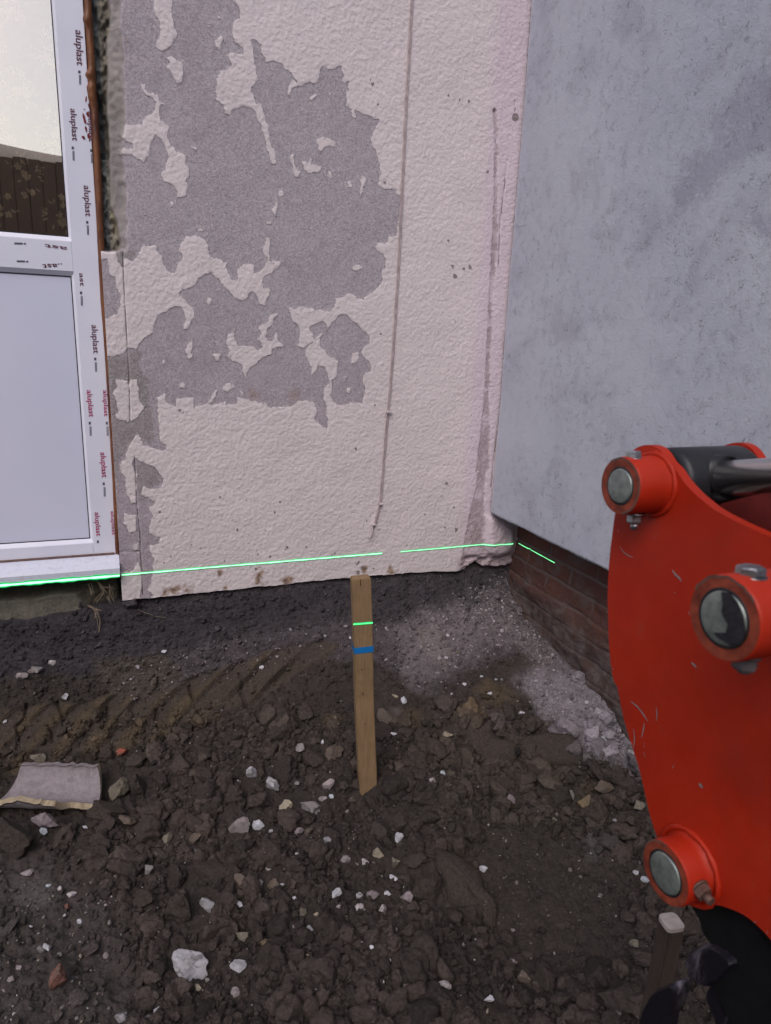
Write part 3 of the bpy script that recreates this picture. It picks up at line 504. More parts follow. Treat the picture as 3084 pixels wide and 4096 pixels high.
def soil_mat(attr='soil', grit=True):
    k = Mat('damp broken soil', .92, 0, .2); c0 = k.attr(attr, 'Color')
    n = k.noise(110, 6, .7); m = k.noise(38, 5, .65)
    c = k.mix(k.mr(n, .34, .66, 0, 1), k.mix(.45, c0, (.018, .014, .013)), k.mix(.10, c0, (.30, .26, .25)))
    c = k.mix(k.mr(m, .42, .62, 0, .35), c, k.mix(.5, c0, (.022, .018, .017)))
    if grit:
        x = k.n('TexVoronoi', feature='F1'); x.inputs['Scale'].default_value = 150; k.l(k.obj(), x.inputs['Vector'])
        sx = k.n('SeparateColor'); k.l(x.outputs['Color'], sx.inputs[0])
        g = k.math('MULTIPLY', k.mr(sx.outputs[0], .93, .95), k.mr(x.outputs['Distance'], .22, .34, 1, 0))
        g = k.math('MULTIPLY', g, k.mr(k.noise(7, 4, .6), .50, .62)); c = k.mix(k.math('MULTIPLY', g, .55), c, k.mix(sx.outputs[1], (.22, .18, .175), (.42, .40, .42)))
    k.color(c); b = k.bump(n, 1.0, .009); k.bump(k.noise(420, 3, .7), .5, .0015, b); return k.m
SOIL = soil_mat()
TP, TN, TC, TCK, TCL, TFL, TRU, TLI, TU, TV, TD = build_terrain()
_s = TP.shape
ter = np_mesh('trench_ground', TP.reshape(-1, 3), grid_faces(_s[0], _s[1]), SOIL, None, True, None, dict(soil=TC.reshape(-1, 3)))
tag(ter, 'churned brown soil and clay dug away below the wall', kind='structure')
bm = bmesh.new()
vs = [bm.verts.new(p) for p in [(-90, -90, -.06), (90, -90, -.06), (90, 90, -.06), (-90, 90, -.06)]]; bm.faces.new(vs)
gm = soil_mat('none'); gm.name = 'far soil'
gk = simple('bare earth', (.075, .062, .05), .95, scale=3, bump=.6, bscale=30, bdist=.02)
tag(from_bm('ground', bm, gk), 'bare earth of the yard', kind='structure')
def on_ground(u, v):
    """nearest visible point of the soil seen at photograph position (u, v)"""
    d = (TU-u)**2+(TV-v)**2; d = np.where(TD > .1, d, 1e12)
    idx = np.argpartition(d.ravel(), 12)[:12]; best = idx[np.argmin(TD.ravel()[idx])]
    return TP.reshape(-1, 3)[best], TN.reshape(-1, 3)[best], TD.ravel()[best]
# ---- scattered clods and grit (nobody could count them)
def ico(sub, seed, amp, freq=1.6, flat=1.0, facet=0):
    bm = bmesh.new(); bmesh.ops.create_icosphere(bm, subdivisions=sub, radius=1)
    V = np.array([v.co[:] for v in bm.verts]); F = np.array([[v.index for v in f.verts] for f in bm.faces]); bm.free()
    n = fbm(V[:, 0]*freq+seed*7.1, V[:, 1]*freq, V[:, 2]*freq, 3, seed); V = V*(1+amp*n)[:, None]
    if facet:
        rs = np.random.default_rng(seed+500)
        for _ in range(facet):
            q = rs.normal(size=3); q /= np.linalg.norm(q); h = rs.uniform(.36, .80); s = V@q; V = V-np.outer(np.maximum(s-h, 0), q)
    V[:, 2] *= flat; return V, F
def lumpy(i):
    V, F = ico(4, i, .55, 1.7, 1, 2); return V*(1+.10*fbm(V[:, 0]*5+i, V[:, 1]*5, V[:, 2]*5, 3, i+60))[:, None], F
def scatter(name, n, smin, smax, power, weight, bases, colf, seed, mat, sink=.25, smooth=True, stretch=.45):
    rs = np.random.default_rng(seed); w_ = weight.ravel().astype(float)
    fl = TP.reshape(-1, 3); idx = rs.choice(len(w_), n, p=w_/w_.sum())
    r = smin*(1-rs.random(n)*(1-(smin/smax)**power))**(-1/power)
    VV, FF_, CC = [], [], []; off = 0
    which = rs.integers(0, len(bases), n)
    for b in range(len(bases)):
        s = idx[which == b]; rr = r[which == b]; m = len(s)
        if not m: continue
        BV, BF = bases[b]
        q = rs.normal(size=(m, 4)); q /= np.linalg.norm(q, axis=1)[:, None]; w0, x0, y0, z0 = q.T
        Rm = np.stack([1-2*(y0*y0+z0*z0), 2*(x0*y0-z0*w0), 2*(x0*z0+y0*w0), 2*(x0*y0+z0*w0), 1-2*(x0*x0+z0*z0), 2*(y0*z0-x0*w0), 2*(x0*z0-y0*w0), 2*(y0*z0+x0*w0), 1-2*(x0*x0+y0*y0)], -1).reshape(m, 3, 3)
        scl = 1+rs.uniform(-stretch, stretch, (m, 3))
        vv = np.einsum('mij,mvj->mvi', Rm, BV[None]*scl[:, None]*rr[:, None, None])
        vv += (fl[s]+TN.reshape(-1, 3)[s]*(rr*(1-2*sink))[:, None]*.6+rs.normal(0, .002, (m, 3)))[:, None]
        VV.append(vv.reshape(-1, 3)); FF_.append((BF[None]+(np.arange(m)*len(BV))[:, None, None]+off).reshape(-1, 3)); off += m*len(BV)
        CC.append(np.repeat(colf(s, rs), len(BV), 0))
    return np_mesh(name, np.concatenate(VV), np.concatenate(FF_), mat, None, smooth, None, dict(soil=np.concatenate(CC)))
A_ = [(1085, 765, 55, 60, 'lightgrey'), (1175, 798, 55, 60, 'lightgrey'), (1420, 803, 50, 50, 'pink'), (1243, 870, 68, 65, 'tan'), (1342, 880, 90, 70, 'grey'), (1040, 945, 95, 105, 'pink'), (1120, 957, 55, 45, 'white'), (1172, 978, 25, 18, 'white'), (1293, 972, 42, 48, 'mauve'), (1334, 985, 40, 55, 'brown'), (1420, 1023, 40, 38, 'lightgrey'), (1295, 1070, 32, 38, 'white'), (1490, 1105, 50, 45, 'grey'), (1040, 852, 30, 28, 'grey'), (1430, 845, 26, 20, 'bluewhite'), (1395, 852, 40, 28, 'pink'), (1280, 800, 25, 22, 'grey'), (1303, 645, 45, 45, 'grey'), (1435, 660, 90, 70, 'brown'), (1393, 613, 17, 26, 'white'),
 (600, 970, 45, 45, 'pinkwhite'), (457, 942, 35, 38, 'pink'), (370, 957, 28, 22, 'white'), (188, 985, 32, 35, 'bluewhite'), (200, 935, 110, 85, 'mauve'), (555, 928, 75, 60, 'brown'), (322, 1007, 28, 28, 'tan'), (730, 1005, 48, 75, 'olive'), (832, 1045, 50, 38, 'grey'), (840, 1000, 60, 50, 'brown'), (440, 1048, 30, 12, 'white'), (508, 790, 95, 135, 'mossy'), (590, 760, 90, 130, 'clod'), (465, 875, 160, 90, 'clod'), (430, 695, 110, 65, 'clod'), (530, 638, 50, 50, 'orange'), (165, 655, 70, 65, 'olive'), (645, 1150, 38, 50, 'grey'), (125, 1160, 50, 35, 'pink'), (205, 1197, 30, 22, 'bluewhite'), (262, 1227, 24, 24, 'pinkwhite'), (315, 1250, 48, 28, 'pinkwhite'), (300, 1298, 32, 42, 'brick'),
 (273, 1352, 17, 14, 'white'), (340, 1382, 25, 25, 'white'), (218, 1510, 38, 48, 'white'), (185, 1525, 30, 40, 'grey'), (265, 1525, 28, 22, 'grey'), (250, 1640, 90, 120, 'brick'), (820, 1520, 160, 155, 'speckled'), (890, 1290, 62, 95, 'lightgrey'), (908, 1372, 35, 22, 'white'), (1043, 1282, 38, 35, 'white'), (1128, 1190, 40, 50, 'grey'), (1165, 1140, 28, 18, 'pink'), (1215, 1205, 24, 22, 'lightgrey'), (1180, 1185, 60, 50, 'brown'), (1045, 1185, 70, 80, 'brown'), (1178, 1360, 34, 30, 'white'), (1340, 1400, 35, 36, 'lightgrey'), (1375, 1347, 28, 20, 'tan'), (1448, 1262, 52, 45, 'white'), (1320, 1328, 40, 50, 'olive'), (1262, 1278, 22, 16, 'white'), (1553, 1258, 35, 32, 'grey'),
 (1605, 1250, 40, 40, 'mauve'), (1560, 1312, 40, 30, 'lightgrey'), (1040, 1562, 75, 60, 'lightgrey'), (1050, 1430, 60, 55, 'olive'), (1165, 1455, 55, 35, 'ochre'), (1105, 1583, 24, 20, 'pink'), (895, 1600, 22, 28, 'grey'), (850, 1650, 36, 26, 'tan'), (1010, 1665, 55, 36, 'pink'), (525, 1775, 60, 45, 'lightgrey'), (645, 1795, 35, 25, 'grey'), (683, 1758, 40, 26, 'lightgrey'), (1570, 1790, 30, 40, 'lightgrey'), (1603, 1512, 20, 14, 'white'), (920, 1160, 210, 62, 'clod'), (800, 1290, 130, 170, 'clod'), (50, 1020, 190, 200, 'clod'), (620, 1280, 90, 80, 'clod'), (283, 412, 34, 32, 'lightgrey'), (228, 268, 30, 30, 'pinkwhite'), (105, 322, 50, 38, 'pink'), (1132, 280, 22, 28, 'white'), (715, 218, 28, 12, 'white'), (25, 518, 26, 16, 'white'), (572, 508, 24, 16, 'tan'),
 (170, 295, 60, 24, 'grey'), (140, 300, 30, 22, 'pink'), (1520, 840, 40, 30, 'brown'), (90, 1600, 30, 26, 'pink'), (60, 1660, 36, 30, 'pink')]
B_ = [(235, 433, 26, 42, 'white'), (198, 412, 30, 18, 'tan'), (160, 495, 90, 70, 'brown'), (418, 577, 58, 38, 'tan'), (187, 590, 30, 18, 'white'), (608, 400, 22, 28, 'white'), (572, 325, 16, 10, 'white'), (630, 338, 14, 12, 'white'), (497, 357, 20, 14, 'white'), (733, 482, 26, 24, 'white'), (440, 397, 14, 12, 'white'), (403, 762, 26, 22, 'bluewhite'), (250, 797, 14, 20, 'white'), (348, 803, 26, 20, 'pinkwhite'), (690, 862, 46, 60, 'mauve'), (945, 832, 55, 85, 'grey'), (1010, 870, 60, 90, 'ochre'), (1103, 805, 80, 65, 'brown'), (1210, 668, 40, 36, 'lightgrey'), (1240, 895, 50, 55, 'olive'), (878, 952, 22, 26, 'olive'), (1140, 962, 20, 24, 'lightgrey'), (1215, 1025, 45, 40, 'tan'), (215, 1030, 40, 42, 'white'),
 (125, 1085, 50, 60, 'tan'), (65, 1125, 35, 30, 'pinkwhite'), (197, 1115, 45, 60, 'olive'), (190, 1160, 50, 22, 'white'), (582, 1163, 38, 36, 'white'), (163, 1238, 36, 16, 'white'), (42, 1258, 38, 34, 'lightgrey'), (100, 1245, 45, 45, 'mauve'), (245, 1270, 60, 50, 'mauve'), (50, 1310, 45, 35, 'pinkwhite'), (143, 1320, 36, 34, 'pinkwhite'), (240, 1205, 16, 14, 'white'), (1280, 1195, 40, 34, 'bluewhite'), (1237, 1177, 30, 12, 'white'), (490, 1465, 22, 28, 'pink'), (330, 1220, 120, 160, 'clod'), (215, 940, 120, 90, 'clod'), (700, 1530, 48, 40, 'mauve'), (180, 1582, 26, 24, 'white'), (305, 1620, 36, 30, 'lightgrey'), (408, 1660, 55, 45, 'pinkwhite'), (605, 1718, 44, 38, 'white'), (762, 1590, 60, 65, 'brown'),
 (1160, 1755, 66, 50, 'grey'), (1180, 1695, 200, 80, 'clod'), (720, 1640, 36, 24, 'grey'), (58, 1790, 30, 30, 'lightgrey'), (240, 1705, 40, 44, 'brown'), (315, 1690, 26, 30, 'pink'), (350, 1668, 40, 28, 'brown'), (595, 1660, 30, 30, 'mauve'), (92, 1512, 22, 16, 'white'), (1230, 1470, 50, 36, 'olive'), (700, 1380, 20, 22, 'pink'), (1030, 290, 30, 30, 'lightgrey'), (330, 880, 110, 80, 'clod'), (520, 1010, 110, 90, 'clod'), (290, 985, 60, 60, 'clod')]
_st = [(a/1.0798, 2400+b/1.0798, w_/1.0798, h_/1.0798) for a, b, w_, h_, k_ in A_]+[(1400+a/1.0798, 2400+b/1.0798, w_/1.0798, h_/1.0798) for a, b, w_, h_, k_ in B_]+[(200, 3140, 430, 200)]
clearm = np.ones(TU.shape)
for a, b, w_, h_ in _st:
    clearm[(np.abs(TU-a) < w_*.62+4) & (np.abs(TV-b-h_*.12) < h_*.60+5)] = 0
inview = ((TU > -200) & (TU < 3300) & (TV > 2200) & (TV < 4350) & (TD > .2)).astype(float)
area = np.linalg.norm(np.cross(np.gradient(TP, axis=1), np.gradient(TP, axis=0)), axis=-1)
patch = sstep(-.25, .25, fbm(TP[..., 0]*3.5, TP[..., 1]*3.5, 0, 3, 201))
smoothz = sstep(60, -60, poly_sdf(TU, TV, [(-300, 3480), (380, 3430), (560, 3700), (520, 4300), (-300, 4300)], 140))*sstep(80, -80, poly_sdf(TU, TV, [(1900, 3250), (2450, 3400), (2600, 3900), (2200, 3900), (1900, 3600)], 140))
tcol = lambda f, j: (lambda s, rs: np.clip(TC.reshape(-1, 3)[s]*f*(1+rs.normal(0, j, (len(s), 1))), .01, .6))
big = [lumpy(i) for i in range(12)]; sml = [ico(2, 40+i, .6, 1.6, 1, 3) for i in range(8)]; ang = [ico(2, 80+i, .12, 1.2, 1, 6) for i in range(10)]
wf = area*inview*clearm*(TFL+.012*(1-TFL)*(1-TCL))*(.22+.78*patch)*(.03+.97*smoothz)
tag(scatter('soil_clods', 7000, .006, .042, 1.75, wf, big, tcol(1.38, .26), 1, SOIL, .30), 'brown lumps of soil strewn over the trench floor', kind='stuff')
tag(scatter('soil_crumbs', 17000, .003, .011, 1.8, area*inview*clearm*(TFL*(.35+.65*patch)*(.3+.7*smoothz)+.22*(1-TFL)*(1-TCL)+.06*TCL), sml, tcol(1.05, .2), 2, SOIL, .3), 'small crumbs of brown soil covering the dug ground', kind='stuff')
def gritcol(s, rs):
    c = np.array([[.46, .44, .47], [.36, .31, .32], [.24, .215, .21], [.18, .155, .15], [.13, .108, .10], [.28, .23, .18]]); k = rs.choice(6, len(s), p=[.07, .10, .18, .28, .29, .08]); lo = np.clip(TLI.ravel()[s]+(1-TFL.ravel()[s]), 0, 1)[:, None]; return c[k]*(1-.5*lo)*(1+rs.normal(0, .12, (len(s), 1)))
STONEM = None
def stone_mat(name, attr=True, col=(.4, .38, .4), dirt=.35):
    k = Mat(name, .85, 0, .25); c0 = k.attr('soil', 'Color') if attr else col
    n = k.noise(60, 5, .7); c = k.mix(k.mr(n, .36, .66, .0, .55), c0, k.mix(.6, c0, (.09, .075, .07)))
    tc = k.n('TexCoord'); c = k.mix(k.mr(k.noise(34, 4, .6, .4), .52, .60, 0, dirt), c, (.085, .068, .058))
    c = k.mix(k.mr(k.noise(230, 3, .7), .62, .7, 0, .5), c, (.55, .52, .55)); k.color(c); k.bump(n, .7, .004); return k.m
GRIT = stone_mat('mixed grit')
tag(scatter('gravel_grit', 2600, .0018, .0075, 1.7, area*inview*clearm*(TFL*(.3+1.4*patch**2)+.35*TLI+.3*(1-TCL)*(1-TFL)+.1), ang, gritcol, 3, GRIT, .12, False), 'pale grit and tiny pebbles scattered through the soil', kind='stuff')
def rubcol(s, rs):
    c = np.array([[.30, .265, .29], [.23, .20, .215], [.16, .14, .145], [.44, .40, .44]]); return c[rs.choice(4, len(s), p=[.36, .32, .22, .10])]*(1+rs.normal(0, .15, (len(s), 1)))
tag(scatter('rubble_fragments', 5200, .0015, .010, 2.2, area*inview*(TRU*(.35+.65*sstep(1.30, 1.6, TP[..., 0]))*(.3+.7*patch)+.10*TLI+1e-7), ang, rubcol, 4, GRIT, .25, False), 'crumbled lilac-grey mortar rubble heaped against the brick plinth', kind='stuff')
# ================================================================== door
WH = Mat('white window plastic', .38, 0, .4); _n = WH.noise(6, 4); _c = WH.mix(WH.mr(_n, .35, .7), (.68, .68, .80), (.74, .735, .84))
WH.color(WH.mix(WH.mr(WH.noise(28, 5, .7), .66, .76, 0, .25), _c, (.42, .41, .46))); WHITE = WH.m
PN = Mat('white door panel', .3, 0, .4); PN.color(PN.mix(PN.mr(PN.noise(2, 3), .3, .7), (.60, .61, .76), (.655, .655, .80))); PANEL = PN.m
GASK = simple('black gasket', (.02, .02, .025), .6)
YF = 2.69
door = empty('plastic_door', (-.5, YF, .72), 'white plastic door at the left with glass above and a solid panel below, protective film still on', 'door')
def frame_bar(x0, x1, z0, z1, name):
    bm = bmesh.new(); box(bm, x0, x1, YF, YF+.06, z0, z1, .002); return from_bm(name, bm, WHITE, door)
XR, XG, XL = -.020, -.103, -.98
frame_bar(XG, XR, .752, 2.95, 'stile'); frame_bar(XL, XL+.08, .752, 2.95, 'stile')
frame_bar(XL+.08, XG, .752, .8, 'bottom_rail'); frame_bar(XL+.08, XG, 1.768, 1.865, 'middle_rail'); frame_bar(XL+.08, XG, 2.87, 2.95, 'top_rail')
def bead(x0, x1, z0, z1, name, w_=.014, deep=.012):
    """sloping glazing bead round an opening"""
    bm = bmesh.new()
    o = [(x0, z0), (x1, z0), (x1, z1), (x0, z1)]; i_ = [(x0+w_, z0+w_), (x1-w_, z0+w_), (x1-w_, z1-w_), (x0+w_, z1-w_)]
    A = [bm.verts.new((a, YF+.001, b)) for a, b in o]; B = [bm.verts.new((a, YF+deep, b)) for a, b in i_]; D = [bm.verts.new((a, YF+.04, b)) for a, b in i_]
    for q in range(4):
        bm.faces.new((A[q], A[(q+1) % 4], B[(q+1) % 4], B[q])); bm.faces.new((B[q], B[(q+1) % 4], D[(q+1) % 4], D[q]))
    f = from_bm(name, bm, WHITE, door)
    bm = bmesh.new(); g = .0035
    for (a, b, c, d) in [(x0+w_, x0+w_+g, z0+w_, z1-w_), (x1-w_-g, x1-w_, z0+w_, z1-w_), (x0+w_+g, x1-w_-g, z0+w_, z0+w_+g), (x0+w_+g, x1-w_-g, z1-w_-g, z1-w_)]:
        box(bm, a, b, YF+deep, YF+.03, c, d)
    from_bm('gasket', bm, GASK, f); return f
bead(XL+.08, XG+.006, .8, 1.768, 'panel_bead'); bead(XL+.08, XG+.006, 1.865, 2.87, 'glazing_bead')
bm = bmesh.new(); box(bm, XL+.09, XG-.006, YF+.014, YF+.03, .81, 1.758); from_bm('door_panel', bm, PANEL, door)
g = Mat('window glass', .02, 0, .5); t = g.t; out = t.nodes['Material Output']
gl = g.n('BsdfGlossy'); gl.inputs['Roughness'].default_value = 0.004; gl.inputs['Color'].default_value = (.72, .63, .535, 1); tp = g.n('BsdfTransparent'); mxs = g.n('AddShader'); tp.inputs[0].default_value = (.42, .42, .42, 1)
g.l(tp.outputs[0], mxs.inputs[0]); g.l(gl.outputs[0], mxs.inputs[1]); g.l(mxs.outputs[0], out.inputs['Surface'])
bm = bmesh.new(); box(bm, XL+.09, XG-.006, YF+.016, YF+.020, 1.877, 2.86); from_bm('glass_pane', bm, g.m, door)
# sill
bm = bmesh.new()
prof = [(2.70, .754), (2.655, .738), (2.650, .734), (2.624, .722), (2.618, .715), (2.618, .688), (2.63, .686), (2.70, .700)]
for xa in (-1.0, -.014):
    pass
va = [bm.verts.new((-1.0, a, b)) for a, b in prof]; vb = [bm.verts.new((-.014, a, b)) for a, b in prof]
for q in range(len(prof)): bm.faces.new((va[q], va[(q+1) % len(prof)], vb[(q+1) % len(prof)], vb[q]))
bm.faces.new(va); bm.faces.new(vb)
SI = Mat('dusty white sill', .45, 0, .4); SI.color(SI.mix(SI.mr(SI.noise(60, 5, .7), .52, .72, 0, .45), (.60, .61, .72), (.34, .33, .36))); SI.bump(SI.noise(120, 3), .2, .001)
from_bm('sill', bm, SI.m, door)
bm = bmesh.new(); box(bm, -1.0, -.03, 2.684, 2.695, .750, .757); from_bm('sill_seam', bm, simple('dried brown sealant', (.16, .10, .09), .8, bump=.5), door)
# film printing: words as in the photograph
MAR = simple('faded maroon print', (.13, .045, .07), .6); CRM = simple('crimson print', (.36, .02, .11), .6); GRY = simple('grey print', (.10, .10, .13), .6)
def word(txt, u0, v0, u1, v1, mat, h):
    """a printed word running from (u0,v0) to (u1,v1), top of letters to the right-hand side of travel"""
    a = at(u0, v0, 'y', YF-.0012); b = at(u1, v1, 'y', YF-.0012); cu = bpy.data.curves.new('lettering', 'FONT'); cu.body = txt; cu.size = 1; cu.extrude = .0; cu.offset = .012
    tmp = bpy.data.objects.new('tmp', cu); COL.objects.link(tmp); dg = bpy.context.evaluated_depsgraph_get(); dg.update()
    me = bpy.data.meshes.new_from_object(tmp.evaluated_get(dg)); bpy.data.objects.remove(tmp)
    co = np.array([v.co[:] for v in me.vertices]); wd = co[:, 0].max()
    ex = (b-a); L = np.linalg.norm(ex); ex = ex/L; ez = np.array([-ex[2], 0, ex[0]])
    if txt == txt and ex[2] < -.5: ez = np.array([abs(ex[2]), 0, ex[0]])
    s = L/wd; yy = co[:, 1]*h
    P = a[None]+ex[None]*(co[:, 0]*s)[:, None]+ez[None]*yy[:, None]
    me.vertices.foreach_set('co', P.astype(np.float32).ravel()); me.materials.clear(); me.update()
    return link('lettering', me, mat, door)
Z1 = 2.081
def L1(a, b): return a/Z1, b/Z1
def L2(a, b): return a/Z1, 1000+b/Z1
def L3(a, b): return a/Z1, 1900+b/Z1
words = [(L1(628, 245), L1(640, 540), MAR, .030), (L1(585, 900), L1(603, 1170), MAR, .026), (L1(733, 925), L1(742, 1180), MAR, .022), (L1(697, 1540), L1(712, 1800), MAR, .028),
         (L2(762, 622), L2(778, 860), MAR, .028), (L2(722, 1165), L2(742, 1390), CRM, .025), (L2(858, 1165), L2(868, 1385), CRM, .020), (L2(835, 1683), L2(850, 1895), CRM, .027), (L3(788, 310), L3(803, 510), CRM, .024), (L3(922, 300), L3(934, 500), CRM, .016)]
for a, b, m, h in words: word('aluplast', *a, *b, m, h)
word('..ast', *L2(520, 112), *L2(352, 118), MAR, .022); word('ast', *L1(560, 2058), *L1(372, 2030), MAR, .018); word('ast', *L2(660, 190), *L2(668, 300), MAR, .020)
bm = bmesh.new()
def dash(u, v, du, dv, wpx):
    a = at(u, v, 'y', YF-.001); b = at(u+du, v+dv, 'y', YF-.001); w_ = wpx*.001
    if abs(du) < abs(dv): q = [(a[0], a[2]), (a[0]+w_, a[2]), (b[0]+w_, b[2]), (b[0], b[2])]
    else: q = [(a[0], a[2]), (b[0], b[2]), (b[0], b[2]+w_), (a[0], a[2]+w_)]
    bm.faces.new([bm.verts.new((p[0], a[1], p[1])) for p in q])
for f_, a, b in [(L1, 650, 585), (L1, 596, 1218), (L1, 716, 1838), (L1, 750, 1240), (L2, 665, 345), (L2, 783, 895), (L2, 738, 1430), (L2, 880, 1430), (L2, 855, 1935), (L3, 806, 545)]:
    u, v = f_(a, b); dash(u, v, 0, 11, 7)
    if f_ is not L3:
        u, v = f_(a+7, b+38); dash(u, v, 1, 38, 2.2); dash(u+4.5, v, 1, 38, 2.2)
for a, b in [(215, 2035), (235, 2183)]:
    u, v = L1(a, b) if b < 3000 else L1(a, b); dash(u, v, -8, 0, 5); dash(u-12, v, -34, -1, 2.4); dash(u-12, v-4, -34, -1, 2.4)
from_bm('film_marks', bm, GRY, door)
# red-brown splashes on the film near the top
bm = bmesh.new(); rs = random.Random(4)
for (a, b, c, d, w_) in [(690, 940, 712, 1030, 9), (712, 1050, 720, 1100, 8), (690, 1130, 700, 1160, 10), (725, 930, 735, 975, 9), (720, 800, 712, 850, 4), (735, 860, 742, 900, 4), (700, 905, 703, 915, 4), (735, 1110, 745, 1160, 10)]:
    p = at(a/Z1, b/Z1, 'y', YF-.0015); q = at(c/Z1, d/Z1, 'y', YF-.0015); n_ = 7; L, Rr = [], []
    for k in range(n_+1):
        t_ = k/n_; c_ = p*(1-t_)+q*t_; ww = w_*.00035*(.4+math.sin(t_*math.pi))*rs.uniform(.7, 1.4)
        L.append(bm.verts.new((c_[0]-ww, c_[1], c_[2]))); Rr.append(bm.verts.new((c_[0]+ww, c_[1], c_[2])))
    for k in range(n_): bm.faces.new((L[k], L[k+1], Rr[k+1], Rr[k]))
from_bm('splash_marks', bm, simple('dried red-brown splash', (.16, .02, .02), .6), door)
# brown sealing foam between frame and wall
zs = np.arange(.752, 2.92, .006); _e = [at(u, v, 'y', YF) for u, v in [(460, 2200), (447, 1900), (432, 1640), (420, 1440), (400, 1200), (387, 960), (376, 700), (364, 480), (352, 300), (336, 30)]]; xl = np.interp(zs, [e[2] for e in _e], [e[0] for e in _e]); wdt = np.interp(zs, [.75, 1.0, 1.5, 1.9, 2.9], [.017, .0185, .022, .024, .023])
blob = np.zeros_like(zs)
for zc, r_, a_ in [(at(345, 80, 'y', YF)[2], .016, .007), (at(348, 300, 'y', YF)[2], .012, .010), (at(352, 350, 'y', YF)[2], .014, .007), (at(355, 385, 'y', YF)[2], .02, .006)]: blob += a_*np.exp(-((zs-zc)/r_)**2)
n_ = 9; V = []
for j, z_ in enumerate(zs):
    for k in range(n_):
        t_ = k/(n_-1); x_ = xl[j]-blob[j]*(1-t_)+wdt[j]*t_; b_ = math.sin(math.pi*t_)
        V.append((x_, YF+.004-.014*b_**.5-blob[j]*b_+.0018*float(fbm(z_*40, t_*3, 0, 3, 301)), z_))
fo = np_mesh('foam_seal', np.array(V), grid_faces(len(zs), n_)[:, ::-1], [], door, True)
k = Mat('brown aged foam', .45, 0, .4); k.color(k.mix(k.mr(k.noise(30, 4, .6, stretch=(1, 1, .25)), .4, .65), (.085, .026, .013), (.20, .075, .028))); k.bump(k.noise(70, 4), .5, .003); fo.data.materials.append(k.m)
# curtain and dark room behind the glass
room = bmesh.new(); box(room, -2.4, .6, 3.06, 5.0, .3, 3.3)
room.faces.ensure_lookup_table()
for f in [f for f in room.faces if abs(f.normal.y+1) < .1]: room.faces.remove(f)
o = from_bm('room_interior', room, simple('dim room wall', (.10, .075, .06), .9)); tag(o, 'dim brown room behind the door glass', kind='structure')
cur = empty('lace_curtain', (-.5, 2.79, 1.8), 'sheer brown curtain with pale floral sprays hanging behind the door glass', 'curtain')
ys = np.arange(-.98, -.05, .01); zz = np.arange(1.82, 2.94, .04); Xc, Zc = np.meshgrid(ys, zz); Yc = 2.80+.008*np.sin(Xc*55)
cm = Mat('sheer brown net', .9, 0, .1); cm.color((.11, .085, .07)); tpn = cm.n('BsdfTransparent'); mx_ = cm.n('MixShader'); mx_.inputs[0].default_value = .72
cm.l(tpn.outputs[0], mx_.inputs[1]); cm.l(cm.b.outputs[0], mx_.inputs[2]); cm.l(mx_.outputs[0], cm.t.nodes['Material Output'].inputs['Surface'])
np_mesh('net', np.stack([Xc, Yc, Zc], -1).reshape(-1, 3), grid_faces(*Xc.shape), cm.m, cur, True)
rs = random.Random(8); bm = bmesh.new()
def petal(cx, cz, r1, r2, a, y):
    vs = []
    for k in range(9):
        t_ = 2*math.pi*k/9; x_, z_ = r1*math.cos(t_), r2*math.sin(t_)*(1 if math.cos(t_) < .3 else .75); vs.append(bm.verts.new((cx+x_*math.cos(a)-z_*math.sin(a), y+rs.uniform(-.0006, .0006), cz+x_*math.sin(a)+z_*math.cos(a))))
    bm.faces.new(vs)
def spray(cx, cz, s):
    for _ in range(8):
        px, pz = cx+rs.gauss(0, .017)*s, cz+rs.gauss(0, .024)*s
        for q in range(5):
            a = q*1.257+rs.random(); petal(px+.0065*s*math.cos(a), pz+.0065*s*math.sin(a), .0058*s, .0045*s, a, 2.785)
    for _ in range(20):
        a = rs.uniform(0, 6.28); d = rs.uniform(.03, .062)*s; petal(cx+d*math.cos(a), cz+d*math.sin(a)*1.1, .0085*s, .0024*s, a+rs.uniform(-.6, .6), 2.784)
for row in range(8):
    for c_ in range(8):
        p = at(100+c_*155+(78 if row % 2 else 0)-500, 755+row*-150+(c_ % 2)*10, 'y', 2.785) if False else None
        spray(-.135-c_*.185-(.095 if row % 2 else 0), 1.955+row*.125, 1.0)
from_bm('floral_sprays', bm, simple('pale olive thread', (.80, .74, .52), .9), cur)

# ================================================================== footing under the door
ys = np.arange(-1.35, -.0099, .006); zz = np.arange(.42, .70, .005); Xc, Zc = np.meshgrid(ys, zz)
low = sstep(.612, .60, Zc+fbm(Xc*9, Zc*9, 0, 3, 311)*.02)*sstep(-.10, -.17, Xc+fbm(Zc*20, Xc*20, 0, 2, 312)*.03)
Yc = 2.715-low*.03+fbm(Xc*20, Zc*20, 0, 4, 313)*.008+sstep(-.03, -.012, Xc)*.03
c_ = np.array([.115, .095, .068])*(1+.3*fbm(Xc*12, Zc*25, 0, 4, 314)[..., None]); c_ = c_+(np.array([.25, .225, .185])*(1+.2*fbm(Xc*30, Zc*30, 0, 3, 315)[..., None])-c_)*low[..., None]
ft = np_mesh('concrete_footing', np.stack([Xc, Yc, Zc], -1).reshape(-1, 3), grid_faces(*Xc.shape), soil_mat('soil', False), None, True, None, dict(soil=c_.reshape(-1, 3)))
tag(ft, 'stained concrete footing exposed under the white door sill', 'footing')

